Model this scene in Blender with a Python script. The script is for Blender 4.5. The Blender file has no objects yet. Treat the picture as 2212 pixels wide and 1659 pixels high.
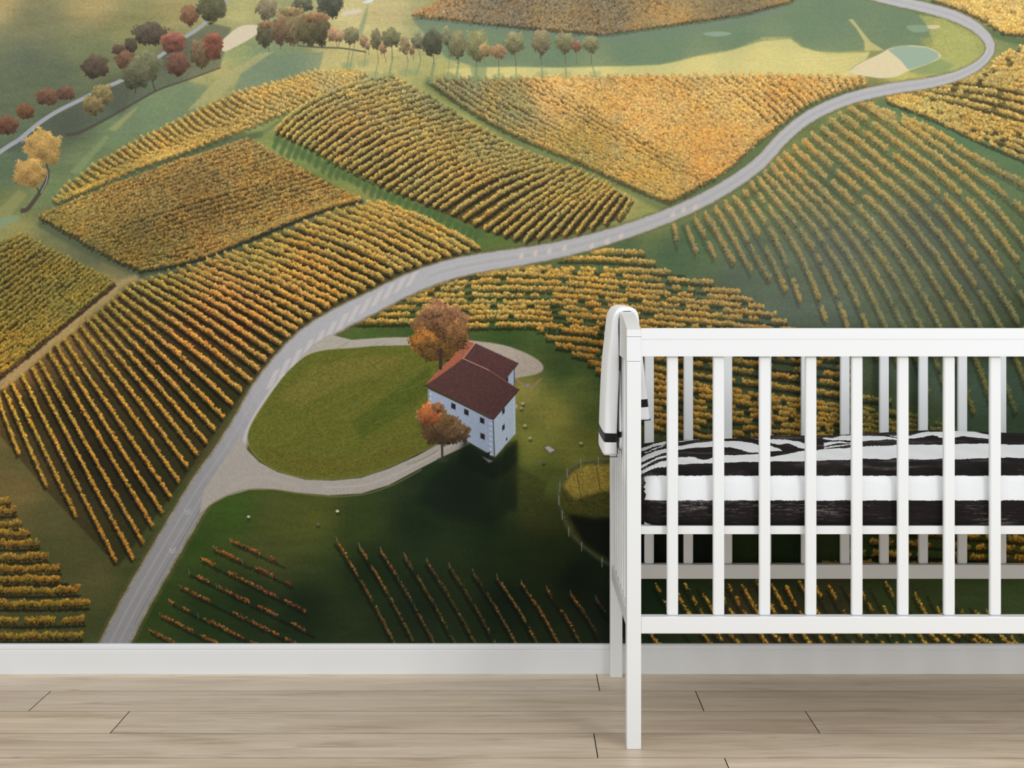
import bpy, bmesh, math, numpy as np
from mathutils import Vector

# ---------------------------------------------------------------- camera, light, exposure
SC = bpy.context.scene
COL = SC.collection
F_PX, VPX, VPY, EYE = 3920.0, 1118.0, 590.0, 0.90      # focal length and principal point for a 2212 x 1659 frame, eye height in m
cam_d = bpy.data.cameras.new('camera'); cam = bpy.data.objects.new('camera', cam_d); COL.objects.link(cam)
cam.location = (0, 0, EYE); cam.rotation_euler = (math.radians(90), 0, 0)
cam_d.sensor_width = 36; cam_d.lens = F_PX / 2212 * 36
cam_d.shift_x = -(VPX - 1106) / 2212; cam_d.shift_y = (VPY - 829.5) / 2212
SC.camera = cam
world = bpy.data.worlds.new('room_light'); SC.world = world; world.use_nodes = True
world.node_tree.nodes['Background'].inputs[0].default_value = (.955, .985, 1.02, 1)
world.node_tree.nodes['Background'].inputs[1].default_value = 1.04
def area(name, loc, aim, size, power, col=(1, 1, 1)):
    d = bpy.data.lights.new(name, 'AREA'); d.shape = 'RECTANGLE'; d.size, d.size_y = size; d.energy = power; d.color = col
    o = bpy.data.objects.new(name, d); COL.objects.link(o); o.location = loc
    o.rotation_euler = (Vector(aim) - Vector(loc)).to_track_quat('-Z', 'Y').to_euler(); return o
area('window_daylight', (2.1, .1, 2.05), (.4, 4.0, .4), (.9, 1.1), 42, (1, 1, .995))
SC.view_settings.view_transform = 'Standard'; SC.view_settings.look = 'None'; SC.view_settings.gamma = 1
SC.view_settings.use_curve_mapping = False; SC.view_settings.exposure = 0.0

# ---------------------------------------------------------------- helpers
def put(name, bm, mats, parent=None, smooth=False):
    me = bpy.data.meshes.new(name); bm.to_mesh(me); bm.free()
    for m in (mats if isinstance(mats, (list, tuple)) else [mats]): me.materials.append(m)
    if smooth: me.polygons.foreach_set('use_smooth', [True] * len(me.polygons))
    o = bpy.data.objects.new(name, me); COL.objects.link(o)
    if parent: o.parent = parent
    return o
def copy(o, loc, parent=None):
    c = o.copy(); COL.objects.link(c); c.location = loc; c.parent = parent or o.parent; return c
def tag(o, label=None, category=None, group=None, kind=None):
    for k, v in (('label', label), ('category', category), ('group', group), ('kind', kind)):
        if v: o[k] = v
    return o
def box(x0, x1, y0, y1, z0, z1, bev=.0, seg=2):
    bm = bmesh.new(); bmesh.ops.create_cube(bm, size=1)
    for v in bm.verts: v.co = Vector((x0 + (v.co.x + .5) * (x1 - x0), y0 + (v.co.y + .5) * (y1 - y0), z0 + (v.co.z + .5) * (z1 - z0)))
    if bev: bmesh.ops.bevel(bm, geom=bm.edges[:], offset=bev, segments=seg, profile=.5, affect='EDGES')
    return bm
def grid_faces(bm, rings, closed=True, cap=True, mat=None):
    """skin a list of vertex rings"""
    R = [[bm.verts.new(p) for p in r] for r in rings]; n = len(R[0])
    for i, (a, b) in enumerate(zip(R[:-1], R[1:])):
        for j in range(n if closed else n - 1):
            f = bm.faces.new((a[j], a[(j + 1) % n], b[(j + 1) % n], b[j]))
            if mat: f.material_index = mat(i, j)
    if cap: bm.faces.new(R[0][::-1]); bm.faces.new(R[-1])
    bmesh.ops.recalc_face_normals(bm, faces=bm.faces[:])
    return R
def tube(bm, pts, r, n=8):
    pts = [Vector(p) for p in pts]; rings = []
    for i, p in enumerate(pts):
        t = (pts[min(i + 1, len(pts) - 1)] - pts[max(i - 1, 0)]).normalized()
        u = t.orthogonal().normalized() if i == 0 else (u - t * u.dot(t)).normalized()
        w = t.cross(u); rings.append([p + r * (u * math.cos(a) + w * math.sin(a)) for a in [2 * math.pi * k / n for k in range(n)]])
    grid_faces(bm, rings)

def mat(name, col, rough=.5, spec=.5, build=None):
    m = bpy.data.materials.new(name); m.use_nodes = True; nt = m.node_tree; b = nt.nodes['Principled BSDF']
    b.inputs['Base Color'].default_value = (*col, 1); b.inputs['Roughness'].default_value = rough; b.inputs['Specular IOR Level'].default_value = spec
    if build: build(nt, b)
    return m
def N(nt, kind, **kw):
    n = nt.nodes.new(kind)
    for k, v in kw.items():
        if k in n.inputs: n.inputs[k].default_value = v
        else: setattr(n, k, v)
    return n
def ramp(nt, fac, stops):
    r = nt.nodes.new('ShaderNodeValToRGB'); e = r.color_ramp.elements
    while len(e) < len(stops): e.new(.5)
    for q, (p, c) in zip(e, stops): q.position = p; q.color = (*c, 1)
    nt.links.new(fac, r.inputs[0]); return r.outputs[0]

def paint_build(nt, b):      # sprayed lacquer: faint grain in gloss and relief
    tc = N(nt, 'ShaderNodeTexCoord'); no = N(nt, 'ShaderNodeTexNoise', Scale=90.0, Detail=2.0); nt.links.new(tc.outputs['Object'], no.inputs['Vector'])
    bp = N(nt, 'ShaderNodeBump', Strength=.015, Distance=.001); nt.links.new(no.outputs[0], bp.inputs['Height']); nt.links.new(bp.outputs[0], b.inputs['Normal'])
def oak_build(nt, b):
    tc = N(nt, 'ShaderNodeTexCoord'); oi = N(nt, 'ShaderNodeObjectInfo')
    mul = N(nt, 'ShaderNodeVectorMath', operation='SCALE'); mul.inputs[3].default_value = 37.0
    cmb = N(nt, 'ShaderNodeCombineXYZ'); 
    for k in range(3): nt.links.new(oi.outputs['Random'], cmb.inputs[k])
    nt.links.new(cmb.outputs[0], mul.inputs[0])
    add = N(nt, 'ShaderNodeVectorMath', operation='ADD'); nt.links.new(tc.outputs['Object'], add.inputs[0]); nt.links.new(mul.outputs[0], add.inputs[1])
    def nz(sx, sy, scale, det, dist=0.0):
        mp = N(nt, 'ShaderNodeMapping'); mp.inputs['Scale'].default_value = (sx, sy, 1); nt.links.new(add.outputs[0], mp.inputs[0])
        n = N(nt, 'ShaderNodeTexNoise', Scale=scale, Detail=det, Distortion=dist); nt.links.new(mp.outputs[0], n.inputs['Vector']); return n.outputs[0]
    broad = ramp(nt, nz(1.2, 9, 1.6, 5, 1.2), [(.28, (.56, .44, .31)), (.5, (.71, .58, .43)), (.72, (.80, .685, .535))])
    fine = ramp(nt, nz(3, 90, 4.0, 4, .4), [(.3, (.60, .57, .53)), (.62, (1.06, 1.06, 1.06))])
    knot = ramp(nt, nz(2.2, 14, 2.2, 3, 2.0), [(.60, (1, 1, 1)), (.76, (.62, .56, .50))])
    m1 = N(nt, 'ShaderNodeMixRGB', blend_type='MULTIPLY'); m1.inputs[0].default_value = .45; nt.links.new(broad, m1.inputs[1]); nt.links.new(fine, m1.inputs[2])
    m2 = N(nt, 'ShaderNodeMixRGB', blend_type='MULTIPLY'); m2.inputs[0].default_value = .7; nt.links.new(m1.outputs[0], m2.inputs[1]); nt.links.new(knot, m2.inputs[2])
    tone = ramp(nt, oi.outputs['Random'], [(0, (.93, .93, .94)), (1, (1.05, 1.04, 1.02))])
    m3 = N(nt, 'ShaderNodeMixRGB', blend_type='MULTIPLY'); m3.inputs[0].default_value = 1; nt.links.new(m2.outputs[0], m3.inputs[1]); nt.links.new(tone, m3.inputs[2])
    nt.links.new(m3.outputs[0], b.inputs['Base Color'])
    bp = N(nt, 'ShaderNodeBump', Strength=.06, Distance=.001); nt.links.new(fine, bp.inputs['Height']); nt.links.new(bp.outputs[0], b.inputs['Normal'])
def cloth_build(nt, b):
    tc = N(nt, 'ShaderNodeTexCoord'); no = N(nt, 'ShaderNodeTexNoise', Scale=420.0, Detail=2.0); nt.links.new(tc.outputs['Object'], no.inputs['Vector'])
    bp = N(nt, 'ShaderNodeBump', Strength=.12, Distance=.0008); nt.links.new(no.outputs[0], bp.inputs['Height']); nt.links.new(bp.outputs[0], b.inputs['Normal'])
    b.inputs['Sheen Weight'].default_value = .15
def print_build(px, name, rel=None):
    """flat print: the painted array on the surface's own UV layout"""
    def f(nt, b):
        h, w = px.shape[:2]; im = bpy.data.images.new(name, w, h)
        a = np.ones((h, w, 4), np.float32); a[..., :3] = px[::-1]; im.pixels.foreach_set(a.ravel()); im.update(); im.pack()
        t = N(nt, 'ShaderNodeTexImage'); t.image = im; t.extension = 'EXTEND'; uv = N(nt, 'ShaderNodeUVMap', uv_map='print'); nt.links.new(uv.outputs[0], t.inputs[0]); nt.links.new(t.outputs[0], b.inputs['Base Color'])
        if rel:
            tc = N(nt, 'ShaderNodeTexCoord'); no = N(nt, 'ShaderNodeTexNoise', Scale=rel, Detail=3.0); nt.links.new(tc.outputs['Object'], no.inputs['Vector'])
            bp = N(nt, 'ShaderNodeBump', Strength=.1, Distance=.001); nt.links.new(no.outputs[0], bp.inputs['Height']); nt.links.new(bp.outputs[0], b.inputs['Normal'])
    return f

WHITE = mat('white_lacquer', (.79, .795, .785), .38, .4, paint_build)
TRIM = mat('white_trim_paint', (.785, .79, .79), .45, .4, paint_build)
PLASTER = mat('wall_plaster', (.72, .72, .70), .9, .2, paint_build)
OAK = mat('light_oak', (.5, .4, .3), .42, .35, oak_build)
SEAM = mat('dark_floor_joint', (.055, .040, .028), .9, .1, paint_build)
CLOTH = mat('white_cotton', (.93, .93, .925), .9, .1, cloth_build)
BAND = mat('charcoal_cotton', (.020, .019, .018), .9, .1, cloth_build)

# ---------------------------------------------------------------- printed mural (flat print, painted with numpy)
CX0, CX1, CY0, CY1 = -640, 2860, -330, 1404      # print area in print units (1 unit = 1/958.9 m)
CW, CH = CX1 - CX0, CY1 - CY0
rng = np.random.default_rng(11)

def upsample(g, h, w):
    gh, gw = g.shape[:2]
    def ax(n, m):
        p = np.linspace(0, m - 1.001, n); i = p.astype(int); f = p - i
        return i, (f * f * (3 - 2 * f)).astype(np.float32)
    iy, fy = ax(h, gh); ix, fx = ax(w, gw)
    g = g.astype(np.float32)
    sh = (-1,) + (1,) * (g.ndim - 1)
    r = g[iy] * (1 - fy).reshape(sh) + g[iy + 1] * fy.reshape(sh)
    fx = fx.reshape((1, -1) + (1,) * (g.ndim - 2))
    return r[:, ix] * (1 - fx) + r[:, ix + 1] * fx

def vnoise(cx, cy=None, octaves=3):
    cy = cy or cx; out = np.zeros((CH, CW), np.float32); a = 1.0; tot = 0
    for o in range(octaves):
        gx, gy = max(1.2, cx / 2 ** o), max(1.2, cy / 2 ** o)
        out += a * upsample(rng.random((int(CH / gy) + 3, int(CW / gx) + 3)) - .5, CH, CW)
        tot += a; a *= .6
    return out / tot * 2

def cmap(pts, power=3.0, cell=14):
    p = np.array(pts, float)
    yy, xx = np.mgrid[CY0:CY1:complex(0, CH // cell), CX0:CX1:complex(0, CW // cell)]
    num = np.zeros(yy.shape + (3,)); den = np.zeros(yy.shape)
    for x, y, r, g, b in p:
        w = 1 / ((xx - x) ** 2 + (yy - y) ** 2 + 150) ** (power / 2)
        num += w[..., None] * np.array([r, g, b]); den += w
    return upsample(num / den[..., None] / 255, CH, CW)

def blur(a, n=1):
    for _ in range(n):
        b = a.copy(); b[1:-1] = (a[:-2] + 2 * a[1:-1] + a[2:]) / 4
        a = b.copy(); a[:, 1:-1] = (b[:, :-2] + 2 * b[:, 1:-1] + b[:, 2:]) / 4
    return a

def smooth_path(pts, n=None, closed=False):
    p = np.array(pts, float)
    if len(p) < 3: 
        t = np.linspace(0, 1, n or 60)[:, None]; return p[0] * (1 - t) + p[-1] * t
    q = np.vstack([p[-1], p, p[0], p[1]]) if closed else np.vstack([2 * p[0] - p[1], p, 2 * p[-1] - p[-2]])
    m = len(p) if closed else len(p) - 1
    k = max(2, (n or 16 * m) // m); out = []
    for i in range(m):
        a, b, c, d = q[i:i + 4]; t = np.linspace(0, 1, k, endpoint=False)[:, None]
        out.append(.5 * (2 * b + (c - a) * t + (2 * a - 5 * b + 4 * c - d) * t ** 2 + (3 * b - a - 3 * c + d) * t ** 3))
    if not closed: out.append(p[-1:])
    return np.vstack(out)

def poly(pts, col, soft=0, alpha=1.0, tex=.0, smooth=False, mul=False):
    """fill a polygon; soft = edge blur passes; tex = grain; mul = darken by col instead"""
    p = smooth_path(pts, closed=True) if smooth else np.array(pts, float)
    pad = soft * 2 + 2
    x0, x1 = int(max(CX0, p[:, 0].min() - pad)), int(min(CX1, p[:, 0].max() + pad + 1))
    y0, y1 = int(max(CY0, p[:, 1].min() - pad)), int(min(CY1, p[:, 1].max() + pad + 1))
    if x1 <= x0 or y1 <= y0: return
    m = np.zeros((y1 - y0, x1 - x0), np.float32); xs = np.arange(x0, x1) + .5
    nx = np.roll(p, -1, axis=0)
    for sub in (.25, .75):
        for y in range(y0, y1):
            yy = y + sub
            c = (p[:, 1] <= yy) != (nx[:, 1] <= yy)
            if not c.any(): continue
            xi = np.sort(p[c, 0] + (yy - p[c, 1]) / (nx[c, 1] - p[c, 1]) * (nx[c, 0] - p[c, 0]))
            for a, b in zip(xi[::2], xi[1::2]):
                m[y - y0] += .5 * np.clip(np.minimum(xs + .5, b) - np.maximum(xs - .5, a), 0, 1)
    if soft: m = blur(m, soft)
    lay(m * alpha, x0, y0, col, tex, mul)

def lay(m, x0, y0, col, tex=0, mul=False):
    h, w = m.shape; r = img[y0 - CY0:y0 - CY0 + h, x0 - CX0:x0 - CX0 + w]
    if np.isscalar(col):       # foliage underlay: the field's leaf colour, dimmed
        c = leaf[y0 - CY0:y0 - CY0 + h, x0 - CX0:x0 - CX0 + w] * np.array([1, .95, .85], np.float32) * col * (1 + .35 * grain[y0 - CY0:y0 - CY0 + h, x0 - CX0:x0 - CX0 + w])[..., None]
        r += m[..., None] * (c - r); return
    c = np.array(col, np.float32) / 255
    if mul: r *= 1 - m[..., None] * (1 - c)
    else:
        c = c[None, None] * np.ones((h, w, 1), np.float32)
        if tex: c = c * (1 + tex * (grain[y0 - CY0:y0 - CY0 + h, x0 - CX0:x0 - CX0 + w])[..., None])
        r += m[..., None] * (c - r)

def stroke(pts, width, col, soft=1.0, alpha=1.0, tex=0, smooth=True, mul=False, w1=None):
    """a line of given width (tapering to w1) drawn by distance to its segments"""
    p = smooth_path(pts, 10 * len(pts)) if smooth else np.array(pts, float)
    w1 = width if w1 is None else w1; ww = np.linspace(width, w1, len(p)); pad = max(width, w1) + soft + 2
    x0, x1 = int(max(CX0, p[:, 0].min() - pad)), int(min(CX1, p[:, 0].max() + pad + 1))
    y0, y1 = int(max(CY0, p[:, 1].min() - pad)), int(min(CY1, p[:, 1].max() + pad + 1))
    if x1 <= x0 or y1 <= y0: return
    m = np.zeros((y1 - y0, x1 - x0), np.float32)
    for (ax, ay), (bx, by), w in zip(p[:-1], p[1:], ww):
        u0, u1 = int(max(x0, min(ax, bx) - pad)), int(min(x1, max(ax, bx) + pad + 1))
        v0, v1 = int(max(y0, min(ay, by) - pad)), int(min(y1, max(ay, by) + pad + 1))
        if u1 <= u0 or v1 <= v0: continue
        yy, xx = np.mgrid[v0:v1, u0:u1]; dx, dy = bx - ax, by - ay
        t = np.clip(((xx - ax) * dx + (yy - ay) * dy) / (dx * dx + dy * dy + 1e-9), 0, 1)
        d = np.hypot(xx - ax - t * dx, yy - ay - t * dy)
        s = m[v0 - y0:v1 - y0, u0 - x0:u1 - x0]
        np.maximum(s, np.clip((w / 2 - d) / soft + .5, 0, 1), out=s)
    lay(m * alpha, x0, y0, col, tex, mul)

STAMP = {}
for _r in range(1, 6):
    _g = np.mgrid[-_r:_r + 1, -_r:_r + 1].reshape(2, -1); _rr = {1: 1.05, 2: 2.05, 3: 2.4, 4: 3.1, 5: 4.2}[_r]
    STAMP[_r] = _g[:, np.hypot(*_g) <= _rr]

def dots(x, y, r, col, key, soften=True):
    """leaf dabs, painted far to near by key"""
    global img
    o = np.argsort(key, kind='stable'); x, y, r, col = x[o], y[o], r[o], col[o]
    I, C, K = [], [], []
    for rr, st in STAMP.items():
        s = np.nonzero(r == rr)[0]
        if not len(s): continue
        xx = (x[s] - CX0).astype(int)[:, None] + st[1]; yy = (y[s] - CY0).astype(int)[:, None] + st[0]
        ok = (xx >= 0) & (xx < CW) & (yy >= 0) & (yy < CH)
        k = np.broadcast_to(s[:, None], xx.shape)
        I.append((yy * CW + xx)[ok]); K.append(k[ok])
    if not I: return
    I = np.concatenate(I); K = np.concatenate(K); o = np.argsort(K, kind='stable'); I, K = I[o], K[o]
    win = np.full(CW * CH, -1, np.int32); win[I] = K
    m = win >= 0; flat = img.reshape(-1, 3); flat[m] = col[win[m]]
    if soften:
        mk = blur(m.reshape(CH, CW).astype(np.float32), 1)[..., None] > .02
        ys = np.nonzero(mk.any((1, 2)))[0]; xs = np.nonzero(mk.any((0, 2)))[0]
        sl = (slice(ys[0], ys[-1] + 1), slice(xs[0], xs[-1] + 1))
        b = blur(img[sl], 1); img[sl] = np.where(mk[sl], .8 * b + .2 * img[sl], img[sl])

def pick(mp, x, y):
    return mp[np.clip((y - CY0).astype(int), 0, CH - 1), np.clip((x - CX0).astype(int), 0, CW - 1)]

ROWS = []
def rows(guides, counts, h, wid, dens=1.0, shade=.5, gap=0.0, lit=(.5, 1.18), rad=(1, 2, 2), jit=.16, sh=(0, 3), posts=0.0, tint=(1, 1, 1)):
    """vine rows interpolated between guide rows"""
    G = [smooth_path(g, 60)[np.linspace(0, len(smooth_path(g, 60)) - 1, 60).astype(int)] for g in guides]
    for a, b, n in zip(G[:-1], G[1:], counts):
        for k in range(n): ROWS.append((a + (b - a) * (k + .0) / n, h, wid, dens, shade, gap, lit, rad, jit, sh, posts, tint))
    ROWS.append((G[-1], h, wid, dens, shade, gap, lit, rad, jit, sh, posts, tint))

def plant():
    """cast the rows' shade on the ground, then paint all leaves of the collected rows"""
    global img, ROWS
    shm = np.zeros((CH, CW), np.float32); X, Y, R, C, K, PS = [], [], [], [], [], []
    for p, h, wid, dens, shade, gap, lit, rad, jit, sh, posts, tint in ROWS:
        seg = np.hypot(*np.diff(p, axis=0).T); L = seg.sum()
        if L < 6: continue
        s = np.concatenate([[0], np.cumsum(seg)]) / L
        hh = h(p[len(p) // 2]) if callable(h) else h
        n = int(L * dens * 1.9 * max(1.0, hh / 7)); t = rng.random(n)
        if gap:
            nb = max(2, int(L / 16)); hole = rng.random(nb + 1) < gap; t = t[~hole[(t * nb).astype(int)]]; n = len(t)
        bx, by = np.interp(t, s, p[:, 0]), np.interp(t, s, p[:, 1])
        nv = max(3, int(L / 7)); bump = np.interp(t * nv, np.arange(nv + 1), .72 + .5 * rng.random(nv + 1))
        u = rng.random(n) ** .75
        x = bx + rng.normal(0, wid * .32, n); y = by - u * hh * bump + rng.normal(0, .8, n) + 1
        f = lit[0] + (lit[1] - lit[0]) * u + rng.normal(0, jit, n)
        base = pick(leaf, x, y)
        hue = rng.normal(0, 1, n)[:, None] + pick(clump, x, y)[:, None] * 2.2
        c = base * np.array([1.0, .98, .89]) * f[:, None] * (1 + np.array([.045, .004, -.06]) * hue) * np.array(tint)
        c *= np.where(u < .28, .78, 1.0)[:, None]
        X.append(x); Y.append(y); R.append(rng.choice(rad, n)); C.append(c); K.append(by + u * 1.5)
        m = int(L * 1.5); tt = rng.random(m)
        sx, sy = np.interp(tt, s, p[:, 0]) + sh[0] + rng.normal(0, 1.2, m), np.interp(tt, s, p[:, 1]) + sh[1] + rng.normal(0, 1.4, m)
        ok = (sx > CX0 + 2) & (sx < CX1 - 3) & (sy > CY0 + 2) & (sy < CY1 - 3)
        ii = ((sy[ok] - CY0).astype(int), (sx[ok] - CX0).astype(int))
        for ox in (-1, 0, 1, 2):
            for oy in (-1, 0, 1): shm[ii[0] + oy, ii[1] + ox] = np.maximum(shm[ii[0] + oy, ii[1] + ox], shade)
        if posts:
            for q in np.arange(0, L, posts):
                k = min(len(p) - 1, int(q / L * (len(p) - 1))); PS.append((p[k, 0], p[k, 1], hh))
    img *= 1 - blur(shm, 2)[..., None] * np.array([.86, .92, .92], np.float32)
    for x, y, hh in PS: stroke([(x - 1, y - hh * 1.15), (x + 1, y + 2)], 1.3, (120, 118, 105), smooth=False, alpha=.8)
    dots(np.concatenate(X), np.concatenate(Y), np.concatenate(R), np.clip(np.concatenate(C), 0, 1).astype(np.float32), np.concatenate(K))
    ROWS = []

def tree(x, y, rx, ry, col, base=None, airy=.0, top=None, dens=1.0, rad=(1, 2, 2, 3), shade=.55, jit=.10):
    """a tree drawn as trunk, branches and leaf dabs lit from above"""
    if base is not None:
        tw = max(1.2, rx * .1); dk = np.array([62, 54, 46]) if rx > 26 else np.array([96, 88, 74])
        stroke([(x, y), ((x + base[0]) / 2, (y + base[1]) / 2), base], tw * .7, dk, w1=tw, alpha=.9)
        for a in np.linspace(-1.1, 1.1, 5):
            stroke([((x + base[0]) / 2, y + ry * .7), (x + rx * .7 * math.sin(a), y - ry * .6 * math.cos(a))], tw * .5, dk, alpha=.7, smooth=False)
    n = int(rx * ry * 2.2 * dens * (1 - airy) + 12)
    a = rng.random(n) * 2 * np.pi; q = np.sqrt(rng.random(n)) * (1 + .1 * rng.normal(0, 1, n)); wob = 1 + .09 * np.sin(a * 5 + x) + .06 * np.sin(a * 9 + y)
    px, py = x + rx * q * np.cos(a) * wob, y + ry * q * np.sin(a) * wob
    lobe = np.sin(px / max(3, rx * .22) + y) * np.cos(py / max(3, ry * .2) + x)
    v = (py - y) / ry; f = 1.0 - (1 - shade) * np.clip(v, -1, 1) * .75 + .10 * lobe + rng.normal(0, jit, n)
    col = np.array(col, float) * np.array([.95, 1.0, .94]) * (.84 if y < 240 else 1.0); col = col * .78 + np.array([104, 92, 70]) * .22 if y < 240 else col; c = col[None] / 255 * f[:, None]
    if top is not None:
        w = np.clip(-v * 1.4 + rng.normal(0, .35, n), 0, 1)[:, None]; c = c * (1 - w) + np.array(top)[None] / 255 * f[:, None] * w
    dots(px, py, rng.choice(rad, n), np.clip(c, 0, 1).astype(np.float32), rng.random(n) - f, soften=True)

def paint_mural():
    global img, grain, leaf, clump
    grain = vnoise(5, 3, 3) * .6 + vnoise(2.4, 2.0, 1) * .5
    clump = vnoise(46, 30, 3)
    img = cmap([(0,0,176,156,106),(200,10,168,150,100),(380,20,156,146,94),(300,70,130,132,84),(-200,20,140,132,92),(60,60,112,116,86),(60,130,84,96,80),(130,180,84,98,78),(200,110,104,114,80),(20,210,88,102,78),(-200,180,84,96,78),
        (60,320,76,96,84),(150,270,72,84,70),(250,215,74,82,68),(380,130,86,92,74),(30,430,116,126,82),(90,410,108,130,88),(20,380,86,108,84),(250,280,104,130,94),(330,240,108,134,94),(400,200,112,138,98),(180,350,108,130,92),
        (430,165,158,158,104),(480,150,172,166,108),(350,215,120,142,96),(505,120,140,152,102),(560,130,118,142,108),(620,130,106,132,104),(520,30,176,172,116),(500,0,160,162,108),(640,110,120,136,100),(700,130,186,178,118),(760,120,196,186,124),(760,60,208,196,140),(840,30,198,182,132),(860,80,196,186,128),(820,110,194,184,120),
        (900,60,150,156,112),(980,110,124,144,104),(960,150,176,172,106),(1000,150,180,176,108),(1100,110,102,130,104),(1200,100,98,126,100),(1350,110,94,126,98),(1100,155,208,196,118),(1300,155,212,198,120),(1450,100,96,128,98),(1500,150,222,206,126),(1650,130,222,208,128),(1750,140,224,210,132),(1600,70,94,126,98),(1750,60,88,124,86),(1800,20,86,108,84),(1950,40,90,118,78),(2080,60,156,164,88),(2070,110,170,172,92),(1800,165,206,196,112),(1950,175,190,186,104),(2100,110,150,156,90),(2180,80,110,124,78),
        (600,300,128,142,80),(690,335,112,134,70),(770,400,118,136,68),(870,450,112,130,66),(960,480,92,116,60),(1050,530,88,112,56),(960,205,138,146,82),(1060,270,146,152,86),(1160,325,152,158,86),(1270,375,160,160,86),(1350,440,168,162,90),(1400,450,140,146,80),(1480,430,112,120,72),(1600,400,96,112,66),(1750,260,92,110,64),(1880,195,120,124,70),
        (120,480,110,114,82),(200,550,98,104,78),(280,600,110,110,78),(40,500,146,144,90),(380,575,86,98,74),(500,535,84,94,72),(650,465,92,100,74),(770,425,140,136,82),(230,630,150,134,88),(140,705,168,142,92),(30,805,178,142,90),(-100,880,170,138,88),(10,860,120,100,58),
        (60,880,72,66,36),(150,900,60,58,34),(200,1000,54,52,32),(300,1050,52,54,30),(350,800,66,64,34),(450,850,58,62,32),(500,700,96,76,44),(420,690,100,78,48),(650,600,96,82,48),(800,520,92,90,52),(900,560,84,90,48),(560,560,84,86,50),
        (60,1010,96,92,56),(40,1050,112,98,58),(120,1120,84,82,50),(200,1250,78,78,46),(300,1180,64,70,38),(180,1360,64,72,38),(100,1200,72,76,42),(340,1130,66,74,40),(450,950,72,72,42),(520,880,70,76,42),(620,760,72,80,44),(800,650,84,90,50),
        (330,1300,44,66,24),(420,1170,48,72,24),(500,1110,56,82,28),(600,1130,76,84,36),(680,1110,78,86,34),(580,1190,66,74,36),(540,1300,26,44,20),(650,1320,22,38,18),(450,1330,32,52,22),(780,1130,50,66,28),(900,1130,26,44,24),(1000,1050,20,38,22),(930,1020,30,48,26),(1050,1150,26,44,22),(800,1240,24,40,18),(900,1300,22,38,20),(1100,1300,16,32,18),(1130,1220,28,42,18),(1190,1200,30,42,16),(1180,1110,56,62,26),(1250,1250,14,24,10),(1310,1300,16,28,16),(1310,1180,18,30,16),(1260,1100,40,48,16),
        (1130,850,142,138,72),(1200,900,142,140,66),(1150,960,126,132,58),(1240,980,110,116,50),(1190,1040,82,94,40),(1290,960,104,108,46),(1290,900,76,92,44),(1250,840,92,106,52),(1300,800,56,84,44),(1220,790,60,82,42),(1180,720,66,90,46),(1090,730,58,84,40),(800,715,70,94,44),(900,715,62,86,42),(780,700,84,104,50),
        (900,640,92,104,56),(1000,620,88,102,58),(1200,600,84,100,58),(1400,600,72,92,56),(1300,650,80,94,54),(1450,680,76,90,54),(1200,700,66,84,42),(1330,740,56,78,42),(1500,800,70,80,48),(1700,850,66,78,50),(1350,540,66,92,60),(1450,560,62,90,62),(1500,520,66,94,62),(1600,600,72,90,76),(1700,660,78,94,84),(1640,560,74,92,76),(1800,700,78,94,84),
        (1700,330,104,120,66),(1850,250,100,116,64),(1650,420,86,108,64),(1800,400,76,98,66),(1900,350,84,104,66),(1800,550,76,88,80),(2000,500,74,86,74),(2100,600,74,84,72),(2200,500,78,96,64),(1950,640,80,92,74),(2050,700,74,84,64),(2200,700,60,72,50),(2050,310,84,112,74),(2180,380,88,114,78),(1950,260,110,128,74),(2400,600,74,90,66),(2150,200,90,100,60),(2100,0,120,120,74),
        (2000,800,76,96,82),(2150,850,70,94,80),(2180,930,66,88,66),(1950,930,66,80,46),(1420,1180,18,30,18),(1550,1180,34,50,20),(1700,1190,30,48,20),(1900,1190,44,64,26),(2080,1180,62,76,32),(2200,1190,86,94,42),(1420,1290,24,48,26),(1500,1290,44,60,30),(1600,1330,66,64,44),(1800,1300,64,64,42),(1950,1300,62,78,42),(2100,1290,66,86,50),(2200,1290,70,92,54),(1700,1385,56,58,38),(2100,1385,62,66,38),(2500,1000,46,60,40),(2500,1300,40,60,34),(-300,1100,90,88,52),(-300,600,110,110,78),(1400,-200,150,150,110),(400,-200,150,144,100),(2500,-100,120,120,80)])
    img = np.ascontiguousarray(img * np.array([1.03, 1.0, .92], np.float32))
    img *= 1 + .11 * grain[..., None] + .10 * vnoise(90, 22, 3)[..., None]
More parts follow.
